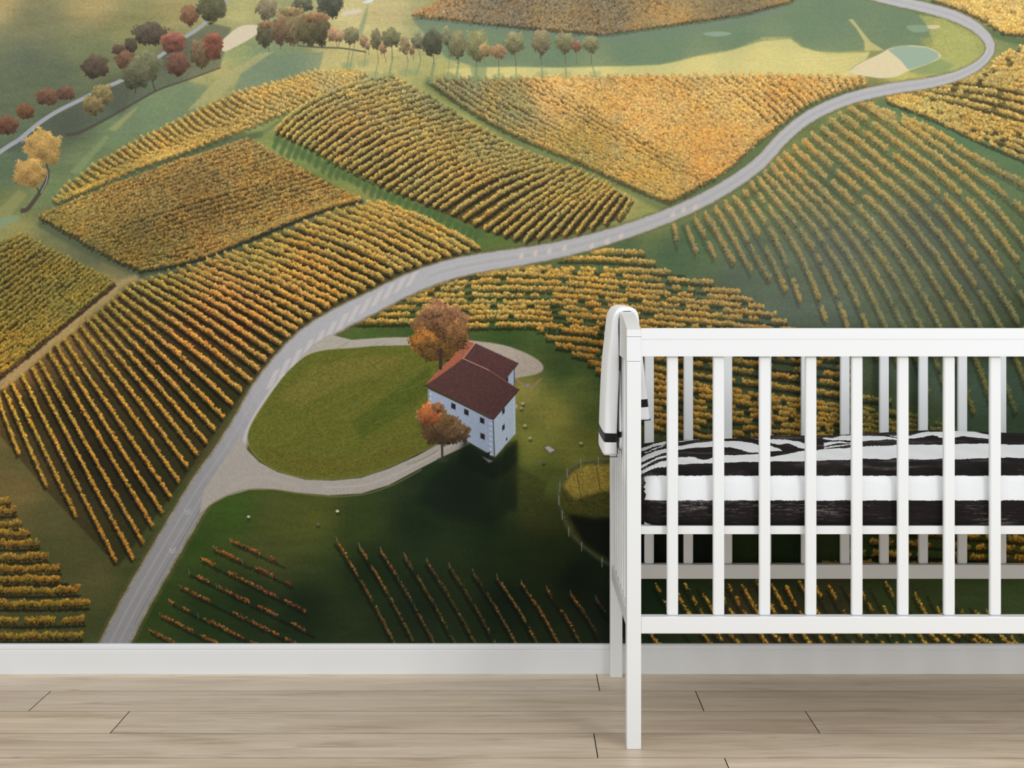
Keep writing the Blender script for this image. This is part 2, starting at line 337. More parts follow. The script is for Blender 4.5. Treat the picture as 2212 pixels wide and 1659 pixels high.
    leaf = cmap([(150,410,196,168,84),(350,310,222,176,88),(600,210,226,182,98),(750,165,206,180,112),(100,465,164,146,70),(300,400,178,148,76),(420,430,154,130,70),(300,520,138,124,64),(600,380,180,150,76),(740,430,190,158,78),(50,600,148,130,62),(180,620,146,132,62),(50,750,168,140,60),
        (30,860,214,170,66),(200,900,210,156,62),(400,750,230,162,78),(500,650,236,164,84),(650,600,234,172,82),(800,500,212,172,88),(950,530,212,172,88),(330,600,180,156,76),(560,530,184,160,82),(300,1000,198,146,60),(450,900,208,156,66),(280,1180,188,134,58),
        (640,290,206,170,92),(850,200,196,168,104),(760,260,216,168,98),(900,330,220,176,98),(1000,400,222,172,92),(1050,300,190,162,96),(1200,430,212,172,92),(1330,450,206,164,86),(980,190,150,140,96),(1100,230,168,152,96),(1200,200,240,186,112),(1400,250,236,176,98),(1600,200,240,186,104),(1800,180,230,176,98),(1250,320,186,156,82),(1400,380,212,166,82),(1550,350,226,160,82),(1700,230,226,166,88),
        (920,25,196,148,98),(960,20,166,134,98),(1050,40,136,118,92),(1100,20,128,112,92),(1300,40,134,116,90),(1600,15,130,110,80),(2150,20,230,186,104),(2000,200,210,176,92),(2150,250,210,170,86),(1800,260,178,152,86),(1900,350,184,154,86),(2100,420,174,148,82),(1650,430,184,154,88),(1800,550,126,124,88),(1950,650,112,116,82),(2150,650,120,118,78),(2200,400,152,136,86),(2000,500,130,124,84),(1700,500,134,126,86),(1500,520,150,130,84),(1650,560,122,118,84),
        (900,650,200,164,82),(1100,620,206,168,86),(1300,570,214,168,76),(1500,640,188,150,82),(1250,720,196,146,64),(1310,760,190,132,56),(1420,850,212,158,72),(1500,850,208,158,70),(1600,800,204,156,70),(1750,850,208,162,72),(1900,900,150,136,68),(2000,850,116,122,74),(2150,900,108,116,72),(1500,700,198,156,78),(1650,690,196,152,78),(80,1150,168,132,52),(100,1300,164,136,50),(160,1240,178,128,46),(500,1200,176,122,52),(450,1300,160,112,48),(620,1250,150,90,50),(760,1220,170,116,54),(800,1300,140,100,50),(900,1280,112,92,48),(1000,1300,92,80,42),(1160,1290,170,120,50),(1200,1330,160,112,48),(1300,1350,70,60,34),(1420,1330,200,150,66),(1500,1300,226,166,70),(1700,1290,236,172,70),(2000,1370,228,176,72),(2200,1380,212,168,74),(2180,1170,214,164,62),(1700,1180,130,120,50)])

    # --- grass: sunlit and shaded stretches of the far fairways
    SH = (94, 126, 98)
    poly([(889,41),(930,88),(965,126),(1028,145),(1290,144),(1425,138),(1480,127),(1575,106),(1642,84),(1639,81),(1707,79),(1734,100),(1761,111),(1815,113),(1864,108),(1867,90),(1850,62),(1832,42),(1842,41),(1856,60),(1880,90),(1910,109),(1962,98),(2003,100),(1981,84),(2013,80),(2000,52),(1984,33),(1897,-4),(1500,-60)], (102,126,94), soft=4, alpha=.8, tex=.06)
    poly([(1028,146),(1290,146),(1425,140),(1480,130),(1575,110),(1642,90),(1707,84),(1734,104),(1790,118),(1880,112),(1850,165),(1000,172),(960,150)], (222,206,126), soft=3, alpha=.8, tex=.05)
    poly([(1984,33),(2040,40),(2100,80),(2118,120),(2080,150),(1990,170),(2020,120),(2013,82),(2000,52)], (172,172,92), soft=4, alpha=.7, tex=.1)
    poly([(560,120),(700,112),(690,150),(640,165),(560,190),(500,205),(520,160)], (112,132,104), soft=5, alpha=.7, tex=.08)
    poly([(280,220),(400,175),(450,185),(420,245),(330,280),(240,300)], (110,130,98), soft=5, alpha=.55, tex=.08)
    poly([(404,240),(470,170),(560,116),(590,112),(520,160),(470,215)], (176,168,106), soft=4, alpha=.75, tex=.08)
    poly([(232,280),(300,226),(292,240),(250,284)], (170,162,98), soft=4, alpha=.6)
    poly([(150,372),(230,290),(236,298),(170,375)], (150,158,104), soft=5, alpha=.4)
    poly([(770,76),(790,20),(797,10),(792,40),(782,78)], (128,146,104), soft=3, alpha=.7)
    poly([(60,420),(20,470),(-20,470),(40,410)], (150,146,88), soft=4, alpha=.6)
    poly([(0,473),(30,465),(44,470),(20,486),(0,490)], (128,154,120), soft=2, alpha=.7, smooth=True)
    for k in range(6): stroke([(900 - k * 7, 62 + k), (870 - k * 8, 40), (846 - k * 4, 22)], 1.5, (176, 166, 120), alpha=.35)
    poly([(1518,73),(1545,68),(1575,70),(1577,75),(1545,79)], (132,158,134), soft=1, smooth=True)
    # far left road, ditch, bunkers
    poly([(-5,335),(80,272),(176,218),(266,176),(340,130),(400,84),(455,50),(500,60),(475,146),(407,171),(339,195),(271,233),(217,263),(150,290),(60,315)], (74,82,70), soft=5, alpha=.62, tex=.1)
    stroke([(144,291),(168,287),(217,263),(271,233),(339,195),(407,171),(475,146)], 7, (70,60,54), soft=3, alpha=.85, w1=3)
    stroke([(-680,860),(-480,700),(-300,560),(-120,420),(0,328),(41,301),(81,268),(122,241),(176,214),(230,187),(266,171),(339,125),(393,84),(423,65),(450,41),(505,-20),(560,-120)], 10, (158,160,166), soft=2.5, w1=7)
    stroke([(38,303),(62,300)], 5, (150,155,160), soft=2)
    stroke([(104,368),(100,390),(84,418),(60,450),(48,455)], 7, (74,66,56), soft=3, w1=10); stroke([(103,368),(100,392),(88,416)], 1.6, (170,170,170))
    poly([(477,92),(510,62),(532,54),(557,56),(556,73),(515,98),(483,111)], (222,204,172), soft=1, tex=.04, smooth=True)
    poly([(738,33),(748,24),(780,20),(776,28)], (222,206,184), soft=1, smooth=True); poly([(780,8),(800,-4),(815,-4),(800,6)], (225,228,230), soft=1)
    G = [(1834,152),(1856,136),(1897,117),(1924,103),(1959,98),(2003,102),(2027,114),(2030,125),(2005,138),(1965,152),(1937,165),(1905,169),(1870,165),(1842,159)]
    poly([(1950,150),(2030,128),(2060,140),(2045,158),(1985,160)], (128,148,92), soft=4, alpha=.7)
    poly([(1832,42),(1842,41),(1856,60),(1880,90),(1910,109),(1868,110),(1867,90),(1850,62)], (214,196,124), soft=2, alpha=.7)
    poly(G, (228,208,162), soft=1, smooth=True, tex=.03)
    poly([(1918,108),(1935,102),(1959,99),(2003,103),(2026,114),(2029,125),(2005,138),(1962,151),(1945,130)], (150,172,148), soft=2)
    stroke(G[:5], 1.2, (120,125,85), alpha=.8); poly([(1957,58),(1975,54),(2006,56),(2010,66),(1975,70)], (126,150,118), soft=1, smooth=True); poly([(2003,56),(2026,54),(2030,60),(2010,63)], (214,196,142), soft=1, smooth=True)
    for k in range(5): stroke([(1700 + 30 * k, 126 + 5 * k), (1800, 122 + 9 * k), (1860, 116 + 7 * k)], 1.2, (188,178,106), alpha=.4)
    # far hillside streaks, dark ditch in front of the tree row
    for k in range(70):
        x, y = rng.uniform(-600, 420), rng.uniform(-300, 230); stroke([(x, y), (x + rng.uniform(30, 90), y + rng.uniform(6, 22))], 2, (168,150,104) if y < 90 else (110,122,88), alpha=.18)
    stroke([(642,98),(690,102),(740,104),(790,112)], 3.5, (92,86,70), soft=2)

    # --- verges with the vines' long shadows
    for i in range(30):
        f = i / 29; x, y = 600 + 430 * f, 292 + 208 * f + 6 * math.sin(i)
        poly([(x, y - 4), (x + 9, y), (x - 6 + 4 * f, y + 34 - 6 * f), (x - 13 + 4 * f, y + 26 - 6 * f)], (62, 92, 52), soft=2, alpha=.7)
    stroke([(596,300),(660,335),(750,382),(850,428),(950,465),(1040,508)], 14, (74,98,52), soft=8, alpha=.6)
    stroke([(925,180),(1000,230),(1100,292),(1200,343),(1330,394),(1440,452)], 20, (84,104,62), soft=9, alpha=.6)
    stroke([(130,446),(300,380),(470,312),(560,290)], 14, (70,88,58), soft=7, alpha=.75); stroke([(560,290),(640,244),(795,170)], 8, (96,112,70), soft=6, alpha=.7)
    stroke([(90,484),(200,546),(305,592)], 16, (74,86,62), soft=8, alpha=.7); stroke([(300,592),(420,564),(560,510),(700,452),(780,436)], 13, (64,76,58), soft=6, alpha=.8)
    stroke([(-300,1080),(-60,880),(30,812),(130,716),(245,622),(292,600)], 26, (176,148,98), soft=10, alpha=.8, w1=13, tex=.12)
    poly([(0,850),(150,724),(280,614),(440,570),(620,502),(812,440),(1030,540),(800,630),(600,760),(510,870),(400,1030),(255,1225),(100,1060),(0,940)], (186,170,160), soft=6, alpha=.9, mul=True)
    stroke([(0,815),(110,725),(246,616)], 9, (110,84,62), soft=6, alpha=.7)
    stroke([(1450,448),(1540,400),(1630,330),(1700,258),(1800,212),(1865,192)], 17, (80,104,58), soft=7, alpha=.85)
    stroke([(1905,225),(2000,262),(2100,306),(2212,352),(2400,440)], 26, (80,112,72), soft=12, alpha=.8)
    stroke([(2010,12),(2060,30),(2110,60),(2212,92),(2400,130)], 16, (76,98,60), soft=8, alpha=.8)
    stroke([(905,40),(1000,52),(1150,70),(1300,84),(1500,62),(1690,18)], 14, (104,124,104), soft=8, alpha=.7)

    # --- fields, far to near
    poly([(895,34),(1000,-30),(1200,-140),(1900,-140),(1700,8),(1600,32),(1450,56),(1300,76),(1150,66),(1000,46)], .58, soft=3, alpha=.85)
    poly([(935,174),(1100,170),(1865,172),(1865,186),(1802,200),(1734,228),(1656,292),(1588,353),(1507,405),(1448,432),(1400,414),(1263,352),(1100,282),(1000,222)], .62, soft=4, alpha=.8)
    poly([(118,436),(200,358),(317,292),(504,203),(680,155),(792,164),(690,212),(597,250),(515,286),(347,347),(209,402)], .62, soft=3, alpha=.8)
    poly([(86,470),(540,302),(776,430),(700,450),(420,560),(300,583)], .5, soft=3, alpha=.75)
    poly([(596,288),(700,210),(851,166),(1000,256),(1100,312),(1245,368),(1363,431),(1335,474),(1246,506),(1131,525),(1046,498),(851,416),(668,322)], .36, soft=3, alpha=.75)
    poly([(-400,760),(50,508),(246,610),(0,808),(-400,1120)], .36, soft=3, alpha=.75)
    poly([(2014,0),(2104,40),(2212,84),(2860,200),(2860,-300),(2300,-120)], .6, soft=3, alpha=.7); poly([(1912,205),(2073,168),(2150,145),(2190,110),(2860,200),(2860,600),(2212,342),(2008,250)], .55, soft=3, alpha=.7)
    rows([[(890,36),(1010,-20),(1300,-160)],[(1100,60),(1250,-10),(1500,-130)],[(1300,78),(1450,10),(1700,-110)],[(1600,34),(1720,-20),(1900,-110)],[(1700,8),(1800,-50),(1960,-120)]], [22,20,30,12], 10, 3, dens=.8, shade=.25, rad=(1,1,2), lit=(.5,1.08), jit=.1, sh=(0,2))
    rows([[(2012,-8),(2100,-60),(2300,-120)],[(2014,2),(2200,-6),(2600,20)],[(2060,16),(2250,28),(2700,80)],[(2104,34),(2280,60),(2700,120)],[(2160,70),(2300,88),(2700,160)]], [6,4,4,4], 12, 7, dens=.9, gap=.1, rad=(1,2,2,3), lit=(.6,1.08), jit=.13)
    rows([[(2186,108),(2300,118),(2700,180)],[(2120,160),(2300,176),(2700,270)],[(1996,178),(2200,200),(2700,350)],[(1912,202),(2150,262),(2700,420)],[(1916,220),(2010,256),(2100,299),(2212,348),(2700,560)]], [6,4,4,5], 12, 6, dens=.9, gap=.12, rad=(1,2,2,3), lit=(.52,1.06), jit=.13)
    rows([[(745,154),(770,158),(795,165)],[(680,158),(710,172),(745,190)],[(597,180),(650,196),(690,215)],[(504,206),(550,232),(605,252)],[(412,249),(450,280),(515,289)],[(317,295),(360,325),(410,328)],[(252,329),(290,352),(347,350)],[(199,360),(235,378),(275,378)],[(148,397),(172,414),(210,405)],[(113,432),(120,438),(128,440)]], [6,6,7,7,7,5,4,4,4], 10, 3, dens=1.1, shade=.32, rad=(1,1,1,2), lit=(.55,1.08), jit=.11, sh=(0,3))
    rows([[(84,472),(300,385),(540,304)],[(126,495),(340,420),(600,340)],[(172,522),(420,440),(660,374)],[(216,547),(470,480),(720,408)],[(262,571),(480,520),(776,430)],[(300,586),(420,562),(560,508),(700,452),(778,434)]], [6,6,5,5,3], 10, 3, dens=1.1, shade=.5, rad=(1,1,1,2), lit=(.4,1.04), jit=.13, sh=(1,3), tint=(.97,.93,.98))
    rows([[(-400,760),(-100,590),(50,508)],[(-400,880),(-80,700),(130,552)],[(-400,1010),(-50,790),(200,590)],[(-400,1120),(0,812),(120,716),(246,612)]], [8,8,6], 12, 3, dens=1.1, shade=.6, rad=(1,1,1,2), lit=(.34,1.06), sh=(2,4), jit=.12)
    rows([[(594,288),(640,246),(700,212),(780,182),(851,168)],[(668,324),(760,262),(930,211)],[(748,372),(860,306),(1011,265)],[(851,418),(960,350),(1100,314)],[(952,455),(1060,390),(1187,353)],[(1046,500),(1130,440),(1245,369)],[(1131,527),(1200,460),(1294,392)],[(1246,509),(1285,458),(1328,411)],[(1335,477),(1350,456),(1363,433)]], [6,6,6,6,4,4,4,3], 12, 2.6, dens=1.2, shade=.62, rad=(1,1,1,2), lit=(.34,1.1), sh=(3,3), jit=.11, tint=(.95,.99,.97))
    rows([[(1865,176),(1866,180),(1867,188)],[(1790,168),(1802,185),(1812,201)],[(1660,166),(1715,200),(1744,230)],[(1520,168),(1600,225),(1668,286)],[(1400,170),(1530,260),(1629,316)],[(1280,172),(1440,265),(1588,356)],[(1170,173),(1370,290),(1542,389)]], [4,6,7,7,7,7], 12, 8, dens=1.35, shade=.3, rad=(1,1,2,2), lit=(.55,1.08), jit=.13, sh=(-1,4))
    rows([[(1170,173),(1370,290),(1542,389)],[(1102,174),(1300,295),(1507,408)],[(1012,174),(1200,280),(1478,424)],[(924,174),(1000,228),(1100,286),(1263,357),(1400,420),(1448,438)]], [4,5,5], 12, 3.2, dens=1.2, shade=.45, rad=(1,1,1,2), lit=(.45,1.08), jit=.11, sh=(-1,4))
    plant()
    # the big field left of the road: row heads along the track, row ends along the lane
    S = [(-8,850),(7,836),(24,823),(46,807),(68,792),(83,776),(104,757),(118,743),(137,732),(155,717),(172,703),(186,689),(202,682),(216,670),(229,658),(241,648),(256,636),(270,624),(282,611),(301,607),(324,602),(343,595),(363,590),(382,584),(404,579),(426,575),(445,565),(465,559),(485,553),(502,546),(525,538),(546,528),(567,523),(588,511),(613,502),(637,491),(656,483),(679,473),(702,465),(724,458),(746,451),(768,445),(791,441),(812,437)]
    E = [(42,986),(103,1057),(168,1122),(258,1225),(291,1209),(313,1174),(334,1137),(355,1107),(373,1072),(391,1038),(410,1007),(433,980),(452,953),(470,925),(490,897),(510,868),(530,840),(551,820),(568,794),(582,778),(599,758),(618,741),(637,725),(648,712),(665,697),(686,687),(706,673),(722,662),(740,654),(762,643),(783,635),(804,623),(825,612),(844,601),(866,590),(885,586),(908,581),(930,571),(949,566),(973,560),(993,552),(1014,549),(1036,542)]
    n = 44; fi = np.linspace(0, 1, n)
    S, E = np.array(S, float), np.array(E, float)
    S = np.stack([np.interp(fi, np.linspace(0, 1, len(S)), S[:, k]) for k in (0, 1)], 1); E = np.stack([np.interp(fi, np.linspace(0, 1, len(E)), E[:, k]) for k in (0, 1)], 1)
    for k in range(n):
        a, b = S[k] + np.array([1.0, 5.0]), E[k]; m = (a + b) / 2 + np.array([0, -8.0 * min(1, k / 20) if k > 8 else 2]); f = k / (n - 1)
        rows([[a, m, b], [a, m, b]], [0], 9 + 5 * min(1, f * 1.6), 5.0 - 1.8 * f, dens=1.5, shade=.5 + .12 * f, lit=(.34, 1.08), rad=(1, 1, 2), sh=(-5 + 4 * f, 3 + 2 * f), jit=.12)
    for a, b in (((-34, 868), (-14, 946)), ((-62, 890), (-56, 930))):   # row stubs beyond the left edge
        rows([[a, b], [a, b]], [0], 9, 5, dens=1.4, rad=(1, 1, 2))
    plant()
    # right-hand field and the flat rows beside the lane
    rows([[(1454,490),(1460,515),(1467,540)],[(1523,469),(1550,512),(1585,577)],[(1566,447),(1602,502),(1640,575),(1664,612)],[(1607,420),(1644,475),(1690,555),(1730,660)],[(1694,342),(1760,405),(1850,495),(1930,605),(2010,760),(2060,900)],[(1853,226),(1950,292),(2080,392),(2180,492),(2330,700),(2420,900)],[(1902,248),(1997,282),(2100,345),(2212,408),(2420,540),(2700,760)]], [3,2,2,6,8,2], 17, 6, dens=1.05, shade=.24, gap=.09, rad=(1,1,2,2), lit=(.55,1.05), sh=(-5,4), jit=.08)
    plant()
    rows([[(1277,550),(1340,549),(1392,551)],[(1205,563),(1300,564),(1414,572)],[(1016,584),(1100,583),(1300,588),(1480,592)],[(900,616),(1000,602),(1100,596),(1238,604),(1387,620),(1600,636)],[(845,653),(980,655),(1100,658),(1241,659),(1406,674),(1700,700)],[(759,700),(880,698),(1000,692),(1100,690),(1165,692),(1300,704),(1500,725),(1800,764)],[(1160,716),(1230,718),(1350,734),(1560,762),(1840,800)],[(1200,750),(1300,764),(1500,790),(1850,840)],[(1271,788),(1400,812),(1600,852),(2000,905)],[(1400,926),(1600,958),(1900,985),(2300,1040)]], [1,1,2,4,3,2,2,2,8], 11, 3, dens=1.0, shade=.5, gap=.17, rad=(1,2,2), lit=(.42,1.08), sh=(0,5), jit=.12, posts=62)
    plant()
    # bottom-left corner rows
    for y, x in zip((1086,1104,1133,1154,1176,1205,1230,1252,1277,1306,1342,1375,1404), (10,27,42,65,85,105,130,145,172,192,182,178,170)):
        rows([[(-620, y + 30), (-200, y + 8), (x * .5, y + 7), (x, y + 4)]] * 2, [0], 17, 4, dens=1.0, shade=.6, gap=.05, rad=(1,2,2), lit=(.3,1.0), sh=(0,6), tint=(.96,.95,.95))
    plant()

    # --- lane, driveways, lawn
    LC = [(240,1404),(288,1310),(338,1222),(392,1130),(440,1050),(486,985),(530,915),(566,850),(610,790),(662,735),(730,690),(800,655),(880,615),(960,585),(1040,567),(1130,553),(1220,536),(1310,512),(1400,482),(1490,445),(1570,402),(1640,352),(1692,296),(1750,250),(1830,214),(1920,192),(2010,178),(2080,158),(2126,128),(2138,96),(2112,62),(2060,34),(1990,14),(1900,-6),(1780,-40),(1700,-90)]
    for wv, cc, al in ((58,(96,86,54),.3), (47,(150,138,118),.75), (40,(170,168,170),1.0)):
        L = smooth_path(LC, 12 * len(LC)); k = np.linspace(0, 1, len(L))
        wd = np.interp(k, [0,.2,.34,.5,.62,.72,.8,.88,1], [54,50,42,28,25,22,16,22,16]) * wv / 40
        for j in range(0, len(L) - 6, 6): stroke(L[j:j + 7], wd[j], cc, soft=3, alpha=al, smooth=False, w1=wd[j + 6], tex=.04 if al == 1 else .2) if al < 1 else stroke(L[j:j + 7], wd[j], np.array(cc) * np.interp(k[j], [0, .12, .2, .3, .5, 1], [.82, .86, .99, 1.05, 1.04, 1.08]), soft=3, smooth=False, w1=wd[j + 6], tex=.04)
    for off in (-8, 7): stroke(L[:int(len(L) * .62)] + np.array([off, off * .45]), 3, (176,172,168), soft=4, alpha=.5, smooth=False)
    stroke(L[int(len(L) * .36):], 4, (152,150,146), soft=5, alpha=.25, smooth=False)
    for off in (-6, 6): stroke(L[int(len(L) * .36):] + np.array([off * .5, off]), 3.5, (200,194,194), soft=4, alpha=.3, smooth=False)
    stroke(L[int(len(L) * .02):int(len(L) * .17)] + np.array([17, 9]), 1.2, (90,84,74), alpha=.5, smooth=False)
    for i in range(13):      # sunlight falling between the row ends onto the lane
        f = i / 12; x, y = 590 + 300 * f, 815 - 212 * f + 52 * f * (1 - f) * -1.2
        poly([(x + 2, y - 14), (x + 15, y - 20), (x - 2, y + 20 - 8 * f), (x - 16, y + 27 - 8 * f)], (216,206,200), soft=2, alpha=.5)
    for x, y in ((1125,551),(1155,546),(1185,541),(1218,534),(1277,530),(1310,520),(1340,508),(1452,462),(1475,452),(1500,446)): poly([(x - 5, y + 4), (x + 4, y - 8), (x + 7, y + 4), (x, y + 9)], (222,196,178), soft=2, alpha=.75)
    poly([(390,482 + 700),(392,1122),(402,1104),(410,1098)], (186,182,178), soft=2, alpha=.0)
    for x, y in ((404,1104),(372,1188)): stroke([(x - 6, y - 3), (x, y + 1), (x + 6, y - 5)], 1.3, (208,206,200), alpha=.8); stroke([(x - 5, y + 3), (x + 1, y + 6), (x + 7, y + 1)], 1.3, (208,206,200), alpha=.7)
    stroke([(526,955),(540,920),(560,885),(586,846),(612,812)], 10, (206,200,196), soft=3, alpha=.6)
    DR = (168,160,150)
    poly([(520,940),(534,972),(560,998),(600,1020),(660,1036),(720,1038),(780,1032),(840,1012),(900,985),(960,952),(1002,938),(1015,960),(960,985),(900,1016),(840,1048),(780,1066),(710,1070),(640,1064),(590,1057),(540,1058),(490,1072),(452,1092),(430,1118),(440,1060),(480,1000)], DR, soft=1, tex=.06)
    poly([(680,742),(712,722),(760,734),(830,729),(900,728),(960,730),(960,742),(880,746),(800,748),(740,756),(690,766),(662,800),(640,812),(650,770)], (174,166,152), soft=1, tex=.06)
    poly([(1000,738),(1040,738),(1090,746),(1130,760),(1160,776),(1174,792),(1165,806),(1130,814),(1100,815),(1060,780)], (180,166,150), soft=2, tex=.09, smooth=True)
    stroke([(700,1052),(780,1048),(850,1026),(920,992),(985,955)], 4, (184,176,168), soft=3, alpha=.6); stroke([(500,1050),(560,1030),(640,1048)], 8, (180,166,152), soft=6, alpha=.5)
    stroke([(430,1112),(470,1080),(530,1058),(590,1057),(650,1066),(720,1072),(790,1066),(850,1046),(910,1014)], 3, (120,112,70), soft=2, alpha=.7)
    LW = [(536,935),(552,900),(585,850),(620,805),(660,770),(700,757),(760,752),(840,748),(905,748),(945,760),(950,800),(924,850),(926,900),(930,930),(960,948),(900,980),(840,1008),(780,1028),(720,1034),(660,1032),(600,1016),(556,988),(538,962)]
    poly(LW, (100,103,36), soft=1, smooth=True, tex=.2)
    poly([(600,860),(680,790),(780,770),(880,765),(850,800),(740,830),(650,880)], (122,112,48), soft=14, alpha=.65, tex=.22)
    poly([(760,910),(860,840),(930,790),(930,850),(860,900),(780,950)], (72,88,26), soft=10, alpha=.6, tex=.2)
    poly([(560,960),(640,980),(760,990),(860,960),(900,975),(780,1020),(660,1028),(580,1000)], (100,94,32), soft=10, alpha=.6, tex=.22)
    for k in range(60):
        f = rng.random(); x, y = rng.uniform(600, 880), rng.uniform(765, 1005); stroke([(x, y), (x + 34, y - 12), (x + 66, y - 30)], 2.2, (76,82,26) if f < .5 else (126,120,54), soft=2, alpha=.28)
    stroke(LW[11:] + LW[:3], 2.5, (150,136,84), soft=2, alpha=.55)
    poly([(1010,950),(1068,990),(1118,950),(1118,1090),(1060,1140),(960,1120),(900,1080),(940,1020),(980,985)], (14,26,16), soft=90, alpha=.55)
    poly([(1090,960),(1118,950),(1118,1110),(1080,1090)], (14,26,16), soft=1, alpha=.25)
    poly([(1119,1010),(1180,1040),(1170,1120),(1119,1110)], (62,66,26), soft=6, alpha=.5, tex=.3)
    # fenced round plot right of the house
    F = [(1330,992),(1292,995),(1254,1000),(1225,1020),(1209,1050),(1207,1078),(1214,1110),(1228,1146),(1256,1178),(1300,1212),(1330,1226)]
    poly(F + [(1520,1226),(1520,992)], (74,74,28), soft=3, alpha=.9, tex=.35)
    poly([(1215,1050),(1232,1022),(1262,1004),(1420,1000),(1420,1050),(1300,1062),(1240,1078)], (168,144,60), soft=24, alpha=.85, tex=.3)
    poly([(1225,1110),(1290,1120),(1420,1110),(1420,1230),(1330,1220),(1262,1176)], (8,14,6), soft=40, alpha=.9)
    poly([(1335,1090),(1560,1080),(1570,1240),(1330,1240)], (12,20,11), soft=14, alpha=.85)
    stroke(F, 7, (96,104,100), soft=5, alpha=.35)
    for x, y in F[1:-1]: stroke([(x, y - 8), (x, y + 12)], 1.8, (150,156,158), alpha=.85, smooth=False)
    for x, y in ((1246,1024),(1288,1010)): stroke([(x, y), (x + 8, y + 48)], 1.4, (50,46,20), alpha=.7)
    # thin rows in the shade at the bottom
    for a, b in (((497,1170),(612,1222)),((460,1187),(630,1266)),((434,1210),(659,1323)),((408,1239),(675,1372)),((387,1269),(660,1404)),((365,1301),(570,1404)),((345,1331),(490,1404)),((323,1365),(400,1404))):
        rows([[a, b], [a, b]], [0], 8, 2.6, dens=.6, shade=.4, gap=.22, rad=(1,1,2), lit=(.34,1.0), sh=(3,5), jit=.2, posts=70, tint=(.95,.86,.95))
    for x, y in ((728,1172),(776,1183),(823,1193),(874,1205),(923,1217),(971,1227),(1022,1240),(1074,1251),(1127,1264),(1182,1277),(1233,1287),(1288,1298)):
        d = .56 + .06 * (x - 728) / 500; e = (x + (1404 - y) * d, 1404); m = ((x + e[0]) / 2 + 4, (y + 1404) / 2)
        rows([[(x, y), m, e]] * 2, [0], 8, 2.6, dens=.7, shade=.4, gap=.1, rad=(1,1,2), lit=(.36,.98), sh=(-4,4), jit=.2, posts=72, tint=(.92,.9,.95))
        stroke([(x - 2, y - 12), (x + 5, y + 8)], 1.8, (112,106,92), smooth=False, alpha=.9)
    for k in range(34):
        x = 1356 + 31 * k; y = 1336 - 3 * (k % 3) if k < 2 else 1262 + (8 * (k - 18) if k > 18 else 0) + 4 * (k % 3)
        rows([[(x, y), (x + 36, y + 62), (x + 92, 1404)]] * 2, [0], 9, 4, dens=.7, shade=.3, gap=.34, rad=(1,2,2), lit=(.35,1.08), sh=(-6,4), jit=.22)
    for k in range(4): rows([[(1940 - 60 * k, 1152 + 24 * k), (2100, 1165 + 22 * k), (2500, 1190 + 20 * k)]] * 2, [0], 14, 5, dens=.8, gap=.4, rad=(2,2,3), lit=(.4,1.1))
    plant()
    for x, y, c in ((537,1116,(190,186,170)),(729,1104,(214,214,206)),(687,1132,(110,100,80)),(1129,871,(190,178,140)),(1126,881,(170,160,120)),(1134,919,(188,176,140)),(1145,946,(186,172,140)),(1255,957,(176,164,132)),(1174,998,(96,100,104))):
        poly([(x - 4, y), (x, y - 3), (x + 4, y), (x, y + 3)], c, soft=1, smooth=True); poly([(x - 4, y + 4), (x + 6, y + 3), (x + 4, y + 9), (x - 3, y + 9)], (20,24,12), soft=2, alpha=.4)
    poly([(1172,965),(1184,961),(1205,973),(1190,983)], (110,96,72), soft=1); poly([(1176,966),(1185,963),(1199,972),(1188,978)], (186,180,170), soft=1)
    stroke([(1110,816),(1135,833),(1150,834),(1168,818)], 3.5, (164,132,100)); poly([(1136,831),(1142,828),(1143,834),(1137,836)], (140,150,170))

    # --- trees of the far valley
    for t in ((409,32,18,20,(158,98,68),(410,56)),(458,14,28,30,(100,98,66),(462,48)),(323,73,32,22,(88,72,62),None),(283,98,12,14,(78,62,52),None),(258,108,14,10,(94,62,50),None),(274,130,23,18,(126,78,60),None),(374,92,24,20,(168,84,72),None),(384,138,22,22,(122,66,56),(390,160)),(434,116,20,27,(132,98,66),(434,142)),(461,100,18,26,(156,74,56),(462,138)),(317,142,28,28,(116,116,82),(335,195)),(293,163,28,26,(98,98,72),(292,200)),(206,144,26,22,(88,66,56),None),(220,206,22,21,(156,130,78),(228,240)),(201,228,20,18,(146,120,72),(205,266)),(103,209,22,16,(128,76,56),None),(142,201,16,14,(122,72,56),None),(55,241,18,14,(108,66,46),None),(15,271,22,18,(104,64,48),None),(-60,300,26,20,(104,66,50),None),(-140,360,24,20,(98,70,52),None)):
        tree(*t)
    tree(374, 84, 23, 12, (190,92,80)); tree(461, 84, 15, 10, (178,82,68))
    tree(92, 320, 36, 36, (188,140,78), (103,366), dens=1.5, rad=(1,1,2), shade=.7); tree(64, 374, 32, 28, (184,136,76), (86,418), dens=1.5, rad=(1,1,2), shade=.7)
    tree(577, 19, 22, 22, (156,134,104), (580,60), airy=.6)
    for t in ((712,4,26,30,(84,88,78),(718,42)),(653,10,20,15,(98,98,78),None),(629,54,32,36,(172,138,92),(628,96)),(572,75,16,24,(92,88,62),(582,112)),(604,66,16,26,(138,98,72),(606,106)),(667,64,25,30,(114,98,64),(669,96)),(692,60,18,32,(98,88,58),(690,96))): tree(*t)
    tree(682, 38, 26, 9, (190,124,82)); tree(575, 54, 12, 7, (176,114,78)); tree(630, 26, 22, 8, (190,150,96))
